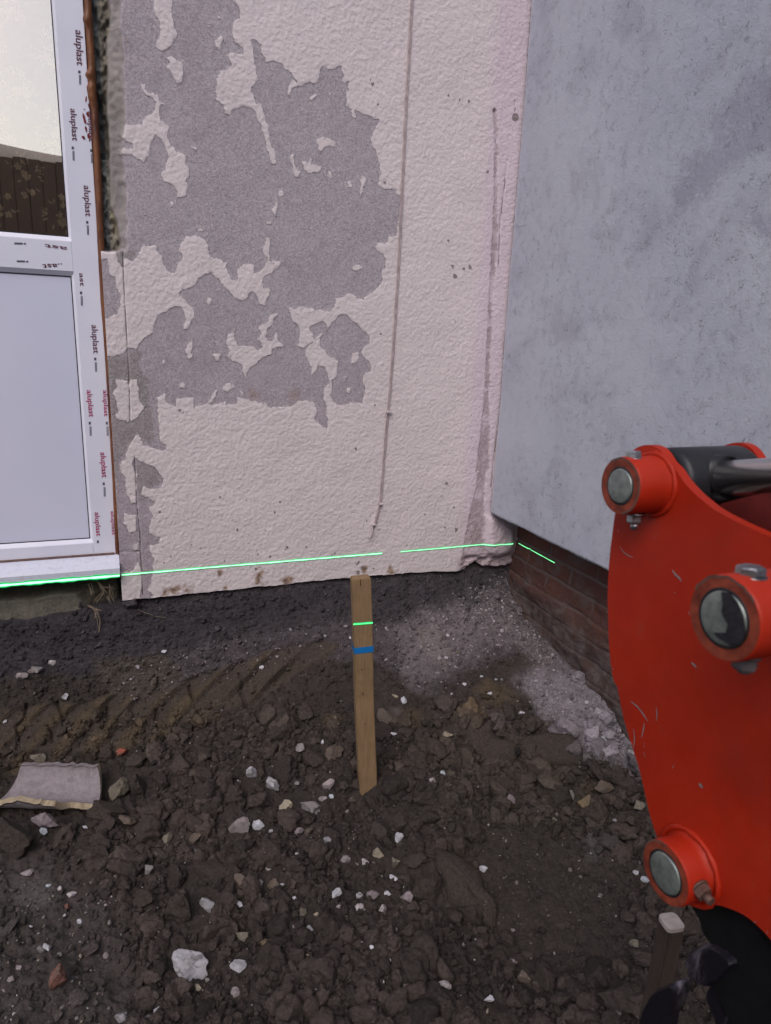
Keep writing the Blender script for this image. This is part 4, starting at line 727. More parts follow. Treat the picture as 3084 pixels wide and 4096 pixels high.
# ================================================================== laser level line (projected light drawn as emissive strips on the surfaces)
def emit(name, col, st):
    k = Mat(name, .5); k.b.inputs['Base Color'].default_value = (*col, 1); k.b.inputs['Emission Color'].default_value = (*col, 1); k.b.inputs['Emission Strength'].default_value = st; return k.m
LCORE = emit('laser core', (.42, 1.0, .60), 1.05); LEDGE = emit('laser fringe', (.0, .42, .10), .55)
from mathutils.bvhtree import BVHTree
def bvh(o): return BVHTree.FromPolygons([o.matrix_world @ v.co for v in o.data.vertices], [p.vertices[:] for p in o.data.polygons])
def laser(x0, x1, yfun, z, label, wc, we, nrm=(0, -1, 0), group='green laser level line'):
    root = empty('laser_line', ((x0+x1)/2, yfun(x0) if nrm[1] else (x0+x1)/2, z), label, 'laser line', group)
    for nm, wd, off, mt in (('glow_fringe', we, .0022, LEDGE), ('bright_core', wc, .0032, LCORE)):
        bm = bmesh.new(); n_ = max(2, int(abs(x1-x0)/.008)); A, B = [], []
        for q in range(n_+1):
            s_ = x0+(x1-x0)*q/n_; f_ = 1+.18*math.sin(s_*57)+.1*math.sin(s_*171)
            p = Vector((s_, yfun(s_)-off, z)) if nrm[1] else Vector((yfun(s_)-off, s_, z))
            A.append(bm.verts.new(p-Vector((0, 0, wd/2*f_)))); B.append(bm.verts.new(p+Vector((0, 0, wd/2*f_))))
        for q in range(n_): bm.faces.new((A[q], A[q+1], B[q+1], B[q]))
        from_bm(nm, bm, mt, root)
    return root
bpy.context.view_layer.update(); wb = bvh(plaster)
def wall_y(x, z=.68):
    best = 2.645
    for dz in (-.003, 0, .003):
        h = wb.ray_cast(Vector((x, 2.3, z+dz)), Vector((0, 1, 0)))
        if h[0] is not None: best = min(best, h[0].y) if dz > -.003 else h[0].y
    return best
ZL = .68
xa, xb = at(1527, 2212, 'z', ZL)[0], at(1602, 2206, 'z', ZL)[0]
laser(-.009, xa, wall_y, ZL, 'bright green laser line across the pink wall, left of the gap above the stake', .0045, .0090)
laser(xb, 1.70, wall_y, ZL, 'green laser line on the wall from the gap to the brick corner', .0030, .0075)
laser(-1.0, -.016, lambda x: 2.618, .6875, 'thick bright green laser line along the white sill nose', .0075, .017)
pb = bvh(pl)
def plx(y):
    h = pb.ray_cast(Vector((1.5, y, ZL)), Vector((1, 0, 0))); return (h[0].x if h[0] else 1.73)
laser(2.33, 2.62, plx, ZL, 'short green laser line on the dark brick plinth', .0016, .0055, nrm=(1, 0, 0))

# ================================================================== cable on the wall
cp = [(1660, -60), (1648, 0), (1637, 222), (1628, 370), (1619, 560), (1608, 780), (1597, 1037), (1580, 1297), (1562, 1555), (1552, 1648), (1537, 1824), (1526, 1963), (1521, 2018), (1504, 2084), (1493, 2110)]
end1 = [(1493, 2110), (1489, 2130), (1482, 2149), (1473, 2156)]; end2 = [(1493, 2110), (1500, 2096)]
wire = empty('twin_cable', (1.04, 2.63, 1.6), 'thin painted twin cable running down the pink wall to a loose end above the stake', 'cable')
WM = simple('cable painted over', (.40, .325, .335), .6)
for sgn in (-1, 1):
    bm = bmesh.new(); pts = []
    for u, v in cp:
        p = at(u, v, 'y', 2.64); p[1] = wall_y(p[0], p[2]) if p[2] < 2.9 else 2.645; pts.append(Vector((p[0]+sgn*.0027, p[1]-.003, p[2])))
    P2 = []
    for a, b in zip(pts, pts[1:]):
        for q in range(12): P2.append(a.lerp(b, q/12)+Vector((.0005*math.sin(q*.9+a.z*9), 0, 0)))
    top_ = P2[0]+Vector((.02, 0, .9)); P2.insert(0, top_)
    tail = [at(u, v, 'y', 2.635-.004*i) for i, (u, v) in enumerate(end1 if sgn < 0 else end2)]
    P2 += [Vector(t_) for t_ in tail[1:]]
    tube(bm, P2, .0033, 8); from_bm('wire', bm, WM, wire)
for u, v in [(1552, 1648), (1493, 2098), (1521, 2016)]:
    p = at(u, v, 'y', 2.636); bm = bmesh.new(); s_ = 1 if u == 1552 else .7
    box(bm, p[0]-.008*s_, p[0]+.008*s_, 2.626, 2.640, p[2]-.0045*s_, p[2]+.0045*s_, .002)
    tube(bm, [(p[0]+.011*s_, 2.642, p[2]+.001), (p[0]+.011*s_, 2.625, p[2]+.001)], .0026*s_, 8)
    from_bm('cable_clip', bm, simple('painted clip', (.55, .47, .47), .6), wire)

# ================================================================== wooden stake
def wood_mat(name, a, b):
    k = Mat(name, .8, 0, .2); g_ = k.noise(24, 5, .6, .4, stretch=(6, 6, .5)); f_ = k.noise(9, 5, .6)
    c = k.mix(k.mr(g_, .32, .70), a, b); c = k.mix(k.mr(k.noise(150, 3, .6), .66, .74, 0, .6), c, tuple(v*.35 for v in a)); c = k.mix(k.mr(f_, .5, .7, 0, .35), c, tuple(v*.6 for v in a))
    k.color(c); k.bump(k.noise(60, 5, .6, 0, stretch=(8, 8, 1)), .5, .002); return k.m
TIMB = wood_mat('weathered pine', (.20, .125, .068), (.275, .185, .105))
def stake(p0, p1, w_, d_, name, label, mat, sharpened=False):
    """square timber from p0 (bottom) to p1 (top)"""
    p0, p1 = Vector(p0), Vector(p1); ax = (p1-p0).normalized(); yv = Vector((.16, 1, 0)).normalized(); xv = yv.cross(ax).normalized(); yv = ax.cross(xv).normalized(); L = (p1-p0).length
    root = empty(name, p0, label, 'stake'); bm = bmesh.new(); box(bm, -w_/2, w_/2, -d_/2, d_/2, 0, L)
    es = [e for e in bm.edges]; bmesh.ops.bevel(bm, geom=es, offset=.003, segments=2, affect='EDGES')
    bmesh.ops.subdivide_edges(bm, edges=[e for e in bm.edges if abs(e.verts[0].co.z-e.verts[1].co.z) > .1], cuts=24)
    Mx = Matrix((xv, yv, ax)).transposed()
    for v in bm.verts:
        t_ = v.co.z/L; v.co.x += .0012*math.sin(t_*9); v.co = p0+Mx @ v.co
    o = from_bm('timber', bm, mat, root); return root, Mx, xv, yv, ax, L
sb = at(1478, 3180, 'y', 1.955); st_ = at(1443, 2310, 'y', 1.96)
sroot, SM, sx, sy, sax, SLn = stake((sb[0], 1.955, sb[2]-.12), (st_[0], 1.965, st_[2]), .062, .045, 'wooden_stake', 'square pale brown timber stake with blue tape standing upright in front of the wall', TIMB)
p0 = Vector((sb[0], 1.955, sb[2]-.12))
def band(u, v, h, mat, name, off=.001, front_only=False, parent=sroot):
    q = at(u, v, 'y', 1.94); t_ = (Vector(q)-p0).dot(sax); bm = bmesh.new(); W2, D2 = .031+off, .0225+off
    if front_only:
        vs = [bm.verts.new(p0+SM @ Vector(c)) for c in [(-W2+.001, -D2, t_-h/2+.001), (W2-.001, -D2, t_-h/2-.001), (W2-.001, -D2, t_+h/2-.001), (-W2+.001, -D2, t_+h/2+.001)]]; bm.faces.new(vs)
    else:
        rg = [[bm.verts.new(p0+SM @ Vector((a*W2, b*D2, t_+s_*h/2))) for a, b in ((-1, -1), (1, -1), (1, 1), (-1, 1))] for s_ in (-1, 1)]
        for q_ in range(4): bm.faces.new((rg[0][q_], rg[0][(q_+1) % 4], rg[1][(q_+1) % 4], rg[1][q_]))
    return from_bm(name, bm, mat, parent)
band(1449, 2601, .022, simple('blue tape', (.012, .16, .46), .35, var=.12), 'blue_tape', .0012)
lr = empty('laser_line', tuple(at(1446, 2495, 'y', 1.94)), 'short green laser line across the wooden stake above its blue tape', 'laser line', 'green laser level line')
band(1446, 2495, .0085, LEDGE, 'glow_fringe', .0014, True, lr); band(1446, 2495, .0034, emit('laser on wood', (.12, 1.0, .28), 1.0), 'bright_core', .0022, True, lr)
bm = bmesh.new()     # split in the top end and small knots
for (a, t_, w_, h_) in [(-.004, SLn-.012, .0016, .024), (-.006, .12+.575, .003, .004), (-.008, .12+.505, .004, .003), (-.008, .12+.415, .0022, .012), (-.004, .12+.30, .003, .004)]:
    vs = [bm.verts.new(p0+SM @ Vector((a+c*w_, -.0229, t_+d*h_/2))) for c, d in ((-1, -1), (1, -.8), (.7, 1), (-.8, .9))]; bm.faces.new(vs)
from_bm('knot_marks', bm, simple('dark wood knot', (.035, .02, .012), .9), sroot)
# second peg, close to the camera and soft
pt = at(2685, 3695, 'z', .50)
pr, *_ = stake((pt[0]-.012, pt[1]+.005, -.06), (pt[0], pt[1], .50), .036, .036, 'wooden_peg', 'short muddy square peg with pale sawn top beside the excavator bucket', wood_mat('muddy peg', (.055, .040, .033), (.075, .055, .045)))
bm = bmesh.new(); sq = [(math.copysign(abs(math.cos(a))**.45, math.cos(a))*.0195, math.copysign(abs(math.sin(a))**.45, math.sin(a))*.0195) for a in [2*math.pi*q/40+.01 for q in range(40)]]
ca_, sa_ = math.cos(R(-10)), math.sin(R(-10)); sq = [(pt[0]+x_*ca_-y_*sa_, pt[1]+x_*sa_+y_*ca_) for x_, y_ in sq]
lo_ = [bm.verts.new((x_, y_, .4985)) for x_, y_ in sq]; hi_ = [bm.verts.new((x_, y_, .507)) for x_, y_ in sq]; bm.faces.new(hi_)
for q in range(40): bm.faces.new((lo_[q], lo_[(q+1) % 40], hi_[(q+1) % 40], hi_[q]))
from_bm('sawn_end', bm, simple('pale sawn end grain', (.42, .36, .33), .8), pr)

# ================================================================== excavator linkage
exc = empty('excavator', (.70, .45, .1), 'orange-red excavator linkage with steel pins, chrome ram rod and dark bucket close on the right', 'excavator')
k = Mat('orange-red machine paint', .5, 0, .28); n_ = k.noise(8, 5, .6); c = k.mix(k.mr(n_, .35, .7), (.345, .016, .004), (.415, .023, .006))
c = k.mix(k.mr(k.noise(75, 5, .7), .70, .76, 0, .7), c, (.16, .07, .05)); c = k.mix(k.mr(k.noise(5, 6, .65), .50, .72, 0, .55), c, (.19, .022, .012)); c = k.mix(k.mr(k.noise(16, 6, .75), .58, .74, 0, .35), c, (.17, .06, .04)); k.color(c); k.bump(k.noise(30, 4), .12, .002); RED = k.m
rr = k.mr(k.noise(22, 4), .3, .7, .38, .62); k.l(rr, k.b.inputs['Roughness'])
BLK = simple('black greasy steel', (.022, .022, .026), .45, .3, .5, bump=.4, bscale=60); BLKD = simple('black bucket paint', (.006, .006, .007), .8, 0, .12, bump=.3, bscale=50)
PINM = Mat('dull zinc pin', .42, .55, .5); PINM.color(PINM.mix(PINM.mr(PINM.noise(90, 5, .7), .35, .65), (.17, .19, .18), (.29, .32, .30))); PINM.bump(PINM.noise(160, 4), .3, .001); PINM = PINM.m
CHR = Mat('chrome rod', .24, 1.0, .5); CHR.color((.97, .96, .97)); CHR = CHR.m
NUT = simple('worn plated steel', (.36, .36, .38), .30, .95, .5, var=.5, bump=.4); RST = simple('rusty steel', (.15, .085, .07), .6, .4, .4, bump=.5)
PX = .62
Q1 = lambda pts, x=PX: [at(2280+a/2.011, 1650+b/2.011, 'x', x) for a, b in pts]
Q2 = lambda pts, x=PX: [at(2280+a/1.585, 2700+b/1.585, 'x', x) for a, b in pts]
Q4 = lambda pts, x=PX: [at(2700+a/3.6875, 1700+b/3.6875, 'x', x) for a, b in pts]
outline = Q1([(372, 760), (360, 820), (345, 940), (325, 1100), (312, 1250), (303, 1450), (305, 1600), (311, 1800), (325, 2000), (350, 2150)]) + \
  Q2([(300, 80), (322, 190), (345, 290), (395, 460), (440, 600), (475, 750), (510, 900), (552, 1030), (600, 1200), (660, 1350), (760, 1440), (900, 1455), (980, 1470), (1100, 1520), (1200, 1600), (1290, 1700), (1420, 1880), (1550, 2100), (1900, 2300), (2500, 2300)]) + \
  Q4([(3300, 1900), (2600, 1820), (1900, 1760), (1416, 1650), (1200, 1560), (1000, 1470), (800, 1370), (600, 1260), (450, 1150), (320, 1040), (200, 920), (100, 800), (0, 650)]) + \
  Q1([(790, 400), (745, 330), (700, 285), (640, 262), (570, 270), (500, 310), (440, 390), (395, 500), (375, 620)])
def plate(bm, pts, x0, x1, bev=.0012):
    a = [bm.verts.new((x0, p[1], p[2])) for p in pts]; b = [bm.verts.new((x1, p[1], p[2])) for p in pts]; n = len(pts)
    fa = bm.faces.new(a); fb = bm.faces.new(b)
    for q in range(n): bm.faces.new((a[q], a[(q+1) % n], b[(q+1) % n], b[q]))
def smooth_closed(pts, n=3):
    out = []; m = len(pts); P = [np.array(p) for p in pts]
    for i in range(m):
        p0_, p1_, p2_, p3_ = P[i-1], P[i], P[(i+1) % m], P[(i+2) % m]
        for q in range(n):
            t_ = q/n; out.append(.5*(2*p1_+(p2_-p0_)*t_+(2*p0_-5*p1_+4*p2_-p3_)*t_**2+(3*p1_-p0_-3*p2_+p3_)*t_**3))
    return out
OUT = smooth_closed(outline)
bm = bmesh.new(); plate(bm, OUT, PX, PX+.014); SP = from_bm('side_plate', bm, RED, exc)
# the twin plate on the far side (only its upper ear shows)
bm = bmesh.new(); plate(bm, OUT, PX+.150, PX+.164); from_bm('side_plate', bm, RED, exc)
# paint scratches: bare metal marks that belong to the plate
b3_ = at(2850, 2900, 'x', PX)[1:]
bm = bmesh.new()
def mark(pts, w_, x=PX-.0006):
    L, Rr = [], []
    for i, p in enumerate(pts):
        q = pts[min(i+1, len(pts)-1)]-pts[max(i-1, 0)]; q = q/np.linalg.norm(q); nrm = np.array([0, -q[2], q[1]]); ww = w_*(.35 if i in (0, len(pts)-1) else 1)
        L.append(bm.verts.new((x, *(p+nrm*ww)[1:]))); Rr.append(bm.verts.new((x, *(p-nrm*ww)[1:])))
    for i in range(len(pts)-1): bm.faces.new((L[i], L[i+1], Rr[i+1], Rr[i]))
for pts, w_ in [(Q1([(402, 1075), (430, 1120), (470, 1150), (512, 1165)]), .0007), (Q1([(825, 1268), (850, 1300), (885, 1335), (900, 1358)]), .0014), (Q1([(840, 1440), (850, 1455)]), .0012), (Q1([(955, 1600), (962, 1625)]), .0012), (Q1([(980, 2010), (1000, 2030), (1020, 2050)]), .0018),
               (Q2([(385, 165), (430, 200), (465, 245), (495, 292)]), .0011), (Q2([(550, 205), (555, 250), (550, 290)]), .0010), (Q2([(472, 305), (468, 345), (455, 400)]), .0010), (Q2([(405, 340), (412, 400), (402, 470)]), .0010), (Q2([(472, 425), (475, 460)]), .0008), (Q2([(470, 490), (480, 522)]), .0008), (Q2([(650, 590), (662, 572)]), .0012), (Q2([(820, 685), (830, 700), (845, 715)]), .0022), (Q1([(385, 940), (395, 960)]), .0008), (Q1([(345, 1000), (355, 1022)]), .0008)]: mark(pts, w_)
rs = random.Random(12)
for _ in range(26):
    i = rs.randrange(len(OUT)//2); p = np.array(OUT[i]); q = p+np.array([0, rs.uniform(-.004, .004), rs.uniform(-.004, .004)]); mark([p+(np.array([0, b3_[0], b3_[1]])-p)*rs.uniform(.002, .02), q+(np.array([0, b3_[0], b3_[1]])-q)*rs.uniform(.005, .025)], rs.uniform(.0005, .0013)) if 1 else 0
from_bm('paint_scratches', bm, simple('bare metal scratch', (.30, .25, .26), .5, .3), SP)
def boss(u, v, xf, r_out, r_pin, xb=PX, flare=1.08):
    p = at(u, v, 'x', xf); bm = bmesh.new()
    n = 56; lathe_x(bm, [(xf+.004, r_pin*1.02), (xf+.0005, r_pin*1.06), (xf, r_out*.97), (xf+.003, r_out), (xb-.012, r_out), (xb-.004, r_out*1.03), (xb+.001, r_out*flare)], p[1], p[2], n, cap=False)
    bo = from_bm('pin_boss', bm, RED, exc, True)
    bm = bmesh.new(); lathe_x(bm, [(xf+.05, r_pin*.97), (xf+.0015, r_pin*.97), (xf-.0015, r_pin*.93), (xf-.002, r_pin*.86), (xf-.002, .0001)], p[1], p[2], n); from_bm('pin', bm, PINM, exc)
    bm = bmesh.new(); lathe_x(bm, [(xf+.003, r_pin*1.06), (xf-.0005, r_pin*1.05), (xf-.0005, r_pin*.97), (xf+.003, r_pin*.96)], p[1], p[2], n, cap=False); from_bm('grease_ring', bm, BLK, bo)
    return p, bo
def ring_wear(p, xf, r0, r1, a0, a1, parent):
    bm = bmesh.new(); n = 14; A, B = [], []; rs = random.Random(int(a0*100))
    for q in range(n+1):
        a = a0+(a1-a0)*q/n; j = rs.uniform(-.0006, .0006)*(1 if 0 < q < n else 0)
        A.append(bm.verts.new((xf-.0008, p[1]+(r0+j)*math.cos(a), p[2]+(r0+j)*math.sin(a)))); B.append(bm.verts.new((xf-.0008, p[1]+(r1+j)*math.cos(a), p[2]+(r1+j)*math.sin(a))))
    for q in range(n): bm.faces.new((A[q], A[q+1], B[q+1], B[q]))
    from_bm('worn_edge', bm, RST, parent)
b1, o1 = boss(2481, 1944, .570, .0355, .0225); b2, o2 = boss(2894, 2473, .475, .0375, .0250); b3, o3 = boss(2661, 3492, .583, .0372, .0252, flare=1.22)
ring_wear(b1, .570, .0325, .0352, .9, 4.4, o1); ring_wear(b3, .583, .0350, .0371, .2, 1.5, o3); ring_wear(b2, .475, .0350, .0373, .4, 2.4, o2)
RUR = simple('dirty red face', (.20, .038, .020), .6, 0, .3, var=.5, scale=60)
for (p, xf, ra_, rb_, o_) in ((b1, .570, .0240, .0345, o1), (b2, .475, .0266, .0362, o2), (b3, .583, .0268, .0360, o3)):
    bm = bmesh.new(); lathe_x(bm, [(xf-.0004, ra_), (xf-.0005, rb_)], p[1], p[2], 48, cap=False); from_bm('boss_face', bm, RUR, o_)
# black grease smear over the middle pin
p = b2; bm = bmesh.new(); vs = []
sm_ = [(1225, 1440), (1290, 1450), (1350, 1530), (1395, 1640), (1415, 1760), (1390, 1860), (1310, 1880), (1200, 1810), (1160, 1770), (1260, 1770), (1275, 1700), (1225, 1610), (1235, 1530)]
vs = [bm.verts.new(at(2280+a/2.011, 1650+b/2.011, 'x', .4722)) for a, b in sm_]; bm.faces.new(vs); r_ = bmesh.ops.extrude_face_region(bm, geom=bm.faces[:]); bmesh.ops.translate(bm, verts=[v for v in r_['geom'] if isinstance(v, bmesh.types.BMVert)], vec=(-.0012, 0, 0)); from_bm('grease_smear', bm, simple('black grease', (.012, .013, .018), .25, 0, .6, bump=.5, bscale=90), exc)
# retaining bolts: head above, nut below each boss
def hexnut(bm, c, r_, h, ax, rot=0, dome=True):
    ax = Vector(ax).normalized(); a = ax.orthogonal().normalized(); b = ax.cross(a); c = Vector(c)
    rg = []
    for (s_, hh) in ((.9, 0), (1, h*.12), (1, h*.8), (.86, h)):
        rg.append([bm.verts.new(c+ax*hh+(a*math.cos(rot+k*math.pi/3)+b*math.sin(rot+k*math.pi/3))*r_*s_) for k in range(6)])
    for x, y in zip(rg, rg[1:]):
        for k in range(6): bm.faces.new((x[k], x[(k+1) % 6], y[(k+1) % 6], y[k]))
    bm.faces.new(rg[0]); bm.faces.new(rg[-1])
def bolt(c, axis, r_, h, mat, shank=0, washer=False, tip=None, rot=.3):
    bm = bmesh.new(); hexnut(bm, c, r_, h, axis, rot); A = Vector(axis).normalized(); c = Vector(c)
    if shank: tube(bm, [c+A*h*.9, c+A*(h+shank)], [r_*.55, r_*.5], 14)
    if washer: tube(bm, [c-A*.002, c+A*.0005], r_*1.15, 20)
    return from_bm('retaining_bolt', bm, mat, exc)
bolt((.586, b1[1]+.002, b1[2]+.0335), (0, .15, 1), .0095, .009, NUT, washer=True); bolt((.594, b1[1]-.006, b1[2]-.036), (0, -.1, -1), .0100, .011, NUT, shank=.008, washer=True)
bolt((.500, b2[1]+.002, b2[2]+.0355), (0, .1, 1), .0120, .0085, NUT, washer=True); bolt((.505, b2[1]-.004, b2[2]-.037), (0, -.05, -1), .0110, .013, simple('grimy nut', (.16, .14, .15), .5, .6), shank=.003, washer=True)
bolt((.600, b3[1]-.036, b3[2]+.004), (0, -1, -.15), .0105, .009, RST, shank=.009, washer=True)
# weld fillets round the upper boss
for (p, r_, o_) in ((b1, .0385, o1), (b3, .0445, o3), (b2, .041, o2)):
    bm = bmesh.new(); pts = [(PX-.001, p[1]+r_*math.cos(a*.2618), p[2]+r_*math.sin(a*.2618)) for a in range(25)]; tube(bm, pts, [.0035+.0009*math.sin(i*2.3) for i in range(25)], 8); from_bm('weld_bead', bm, RED, o_)
# ram rod eye between the plates, and the chrome rod
bm = bmesh.new(); lathe_x(bm, [(PX+.018, .030), (PX+.020, .040), (PX+.026, .0425), (PX+.135, .0425), (PX+.141, .040), (PX+.143, .030)], b1[1], b1[2]+.003, 48); from_bm('rod_eye', bm, BLK, exc, True)
xr = PX+.075; ra = Vector((xr, b1[1], b1[2]+.004)); q = at(3084, 1906, 'x', xr); rb = Vector((xr, q[1], q[2])); rdv = (rb-ra).normalized()
k0 = at(2862, 1908, 'x', xr); t0 = (Vector(k0)-ra).dot(rdv)
bm = bmesh.new(); tube(bm, [ra+rdv*.01, ra+rdv*.045, ra+rdv*(t0*.75), ra+rdv*t0], [.033, .027, .0225, .0222], 32); from_bm('rod_socket', bm, BLK, exc, True)
bm = bmesh.new(); tube(bm, [ra+rdv*(t0-.005), ra+rdv*1.2], .0215, 40); from_bm('chrome_rod', bm, CHR, exc, True)
bm = bmesh.new(); lathe_x(bm, [(PX+.014, .0235), (PX+.15, .0235)], b1[1], b1[2], 32); from_bm('pin', bm, PINM, exc)
# arm steelwork and cross tube between the plates behind the rod
bm = bmesh.new(); lathe_x(bm, [(PX+.012, .036), (PX+.152, .036)], b2[1], b2[2], 40); from_bm('cross_tube', bm, BLKD, exc, True)
ar = Q4([(700, 1500), (820, 1150), (1416, 1000), (2600, 900), (2600, 2400), (1416, 2100)], PX+.05)
bm = bmesh.new(); plate(bm, ar, PX+.035, PX+.13); from_bm('dipper_arm', bm, simple('arm in dark red paint', (.10, .012, .01), .5), exc)
bm = bmesh.new(); lathe_x(bm, [(PX-.02, .034), (PX-.001, .034), (PX+.0, .036)], *(Q2([(930, 60)], PX)[0][1:]), 40, cap=True)
bm.free()
# dark bucket under the link plate
BO = Q2([(830, 1440), (870, 1520), (900, 1620), (960, 1700), (1000, 1800), (960, 1900), (1010, 2050), (1090, 2212), (1200, 2500), (1700, 2700), (2200, 2500), (1900, 2150), (1500, 1900), (1274, 1650), (1150, 1530), (1000, 1440)], PX+.03)
bm = bmesh.new(); plate(bm, smooth_closed(BO, 3), PX+.016, PX+.14); bk = from_bm('bucket', bm, BLKD, exc)
k = Mat('scraped tooth steel', .4, .5, .5); s_ = k.mr(k.noise(26, 4, .7, .6, stretch=(1, 1, .35)), .55, .70); k.color(k.mix(s_, (.016, .014, .022), (.16, .14, .18))); k.bump(k.noise(40, 4), .5, .003); TOO = k.m
def tooth(pts, x, th, mat=TOO):
    """wedge tooth through photograph-traced outline, with real thickness"""
    bm = bmesh.new(); P = smooth_closed([at(2500+a/2.851, 3400+b/2.851, 'x', x) for a, b in pts], 3)
    a = [bm.verts.new((x, p[1], p[2])) for p in P]; c0 = sum(P)/len(P); b = [bm.verts.new((x-th, *(c0+(p-c0)*.82)[1:])) for p in P]; d = [bm.verts.new((x+th*1.4, p[1], p[2])) for p in P]
    bm.faces.new(b); bm.faces.new(d); n = len(P)
    for q in range(n): bm.faces.new((a[q], a[(q+1) % n], b[(q+1) % n], b[q])); bm.faces.new((a[q], a[(q+1) % n], d[(q+1) % n], d[q]))
    return from_bm('bucket_tooth', bm, mat, bk)
tooth([(735, 1175), (860, 1090), (1040, 1040), (1230, 1150), (1330, 1270), (1200, 1420), (1160, 1480), (1040, 1500), (1000, 1560), (860, 1500), (770, 1420)], PX+.02, .012)
tooth([(1000, 1500), (1080, 1470), (1130, 1620), (1200, 1900), (1260, 2150), (1130, 2150), (1060, 1900), (960, 1650)], PX+.028, .008)
tooth([(1130, 1480), (1190, 1470), (1260, 1700), (1380, 2050), (1420, 2200), (1330, 2200), (1220, 1850), (1150, 1620)], PX+.024, .006, simple('muddy steel strip', (.13, .105, .085), .8))
tooth([(360, 1600), (440, 1560), (600, 1490), (650, 1540), (620, 1700), (520, 1900), (470, 2150), (180, 2150), (215, 1870), (290, 1720)], .62, .010)
# weld dents: pressed bulges on the plate
# ================================================================== ceramic pipe shard
def px_unit(D): return D/FPX
shard = None
pS, nS, dS = on_ground(200, 3185); wS = 372*px_unit(dS)
L = wS*.98; rad = .078
ys_ = []
V, nA, nL = [], 26, 60
near = lambda t: float(np.interp(t, [0, .06, .18, .30, .45, .60, .66, .70, .74, .84, 1], [42, 52, 70, 78, 72, 64, 58, 34, 18, 24, 34]))
for s_ in (0, 1):
    rr_ = rad+s_*.020
    for i in range(nL):
        t_ = i/(nL-1); a0_ = R(-near(t_)+5*float(vnoise(i*.55, s_*.3))); a1_ = R(84+3*float(vnoise(i*.3, 9)))
        for j in range(nA):
            f_ = j/(nA-1); a_ = a0_+(a1_-a0_)*f_
            ends = (t_-.5)*L; ends += (.035 if t_ < .5 else .055)*abs(2*t_-1)**3*(.5-f_)*(-1 if t_ > .5 else -1)*(1 if t_ < .5 else -.9)
            V.append((ends, rr_*math.sin(a_), -rr_*math.cos(a_)))
V = np.array(V); F = []; off = nL*nA
g1 = grid_faces(nL, nA); F.append(g1); F.append(g1[:, ::-1]+off)
idx = lambda i, j, s_=0: s_*off+i*nA+j
E_ = []
for i in range(nL-1):
    E_.append([idx(i, nA-1), idx(i+1, nA-1), idx(i+1, nA-1, 1), idx(i, nA-1, 1)]); E_.append([idx(i+1, 0), idx(i, 0), idx(i, 0, 1), idx(i+1, 0, 1)])
for j in range(nA-1):
    E_.append([idx(0, j), idx(0, j+1), idx(0, j+1, 1), idx(0, j, 1)]); E_.append([idx(nL-1, j+1), idx(nL-1, j), idx(nL-1, j, 1), idx(nL-1, j+1, 1)])
nb = 2*len(g1); Fall = np.concatenate(F+[np.array(E_)])
V[:, 1:] += np.stack([fbm(V[:, 0]*30, V[:, 1]*30, V[:, 2]*30, 3, 401), fbm(V[:, 0]*30, V[:, 1]*30, V[:, 2]*30, 3, 402)], -1)*.0025
ca, sa = math.cos(-_y*.95), math.sin(-_y*.95)
Vw = V.copy(); Vw[:, 0] = V[:, 0]*ca-V[:, 1]*sa; Vw[:, 1] = V[:, 0]*sa+V[:, 1]*ca
cS = pS+np.array([0, .022, rad+.052]); Vw += cS
glz = stone_mat('mauve glazed clay', False, (.27, .235, .255), .25); brk = stone_mat('tan broken clay', False, (.40, .32, .22), .2)
sh = np_mesh('clay_pipe_shard', Vw, Fall, [glz, brk], None, False)
mi = np.zeros(len(Fall), np.int32); mi[nb:] = 1; mi[nb:nb+2*(nL-1):2] = 0; sh.data.polygons.foreach_set('material_index', mi)
sm = np.zeros(len(Fall), bool); sm[:nb] = True; sh.data.polygons.foreach_set('use_smooth', sm)
tag(sh, 'large curved shard of mauve clay pipe with tan broken edge lying at the left', 'pipe shard')

# ================================================================== loose stones, each its own thing
SC = {}
def smat(kind):
    cols = dict(white=(.56, .55, .60), bluewhite=(.46, .50, .56), pinkwhite=(.47, .42, .435), lightgrey=(.38, .37, .40), grey=(.235, .215, .215), mauve=(.25, .205, .225), pink=(.30, .255, .265), tan=(.34, .29, .22),
                olive=(.175, .155, .12), ochre=(.16, .115, .065), brown=(.115, .085, .068), clod=(.072, .055, .044), mossy=(.15, .13, .098), orange=(.28, .07, .04), brick=(.16, .07, .055), speckled=(.44, .42, .46))
    if kind not in SC: SC[kind] = stone_mat(kind+' stone', False, cols[kind], {'clod': .0, 'speckled': .6, 'white': .30, 'bluewhite': .30, 'orange': .45, 'brick': .6}.get(kind, .5))
    return SC[kind]
def make_stone(seed, rough_=.12, facets=9, sub=3, flat=.75):
    V, F = ico(sub, seed, rough_, 1.7, 1, facets); return V, F
GEN = dict(white='small white stone lying loose on the churned soil', bluewhite='small bluish white stone lying loose on the churned soil', pinkwhite='small pinkish white stone on the churned soil', lightgrey='small light grey stone on the churned soil', grey='small dull grey stone half bedded in the soil',
           mauve='small mauve grey stone half bedded in the soil', pink='small pink stone on the churned soil', tan='small tan stone on the churned soil', olive='small olive grey stone bedded in the soil', ochre='small ochre lump of clay on the soil', brown='small brown stone bedded in the soil', clod='lump of brown soil lying on the trench floor')
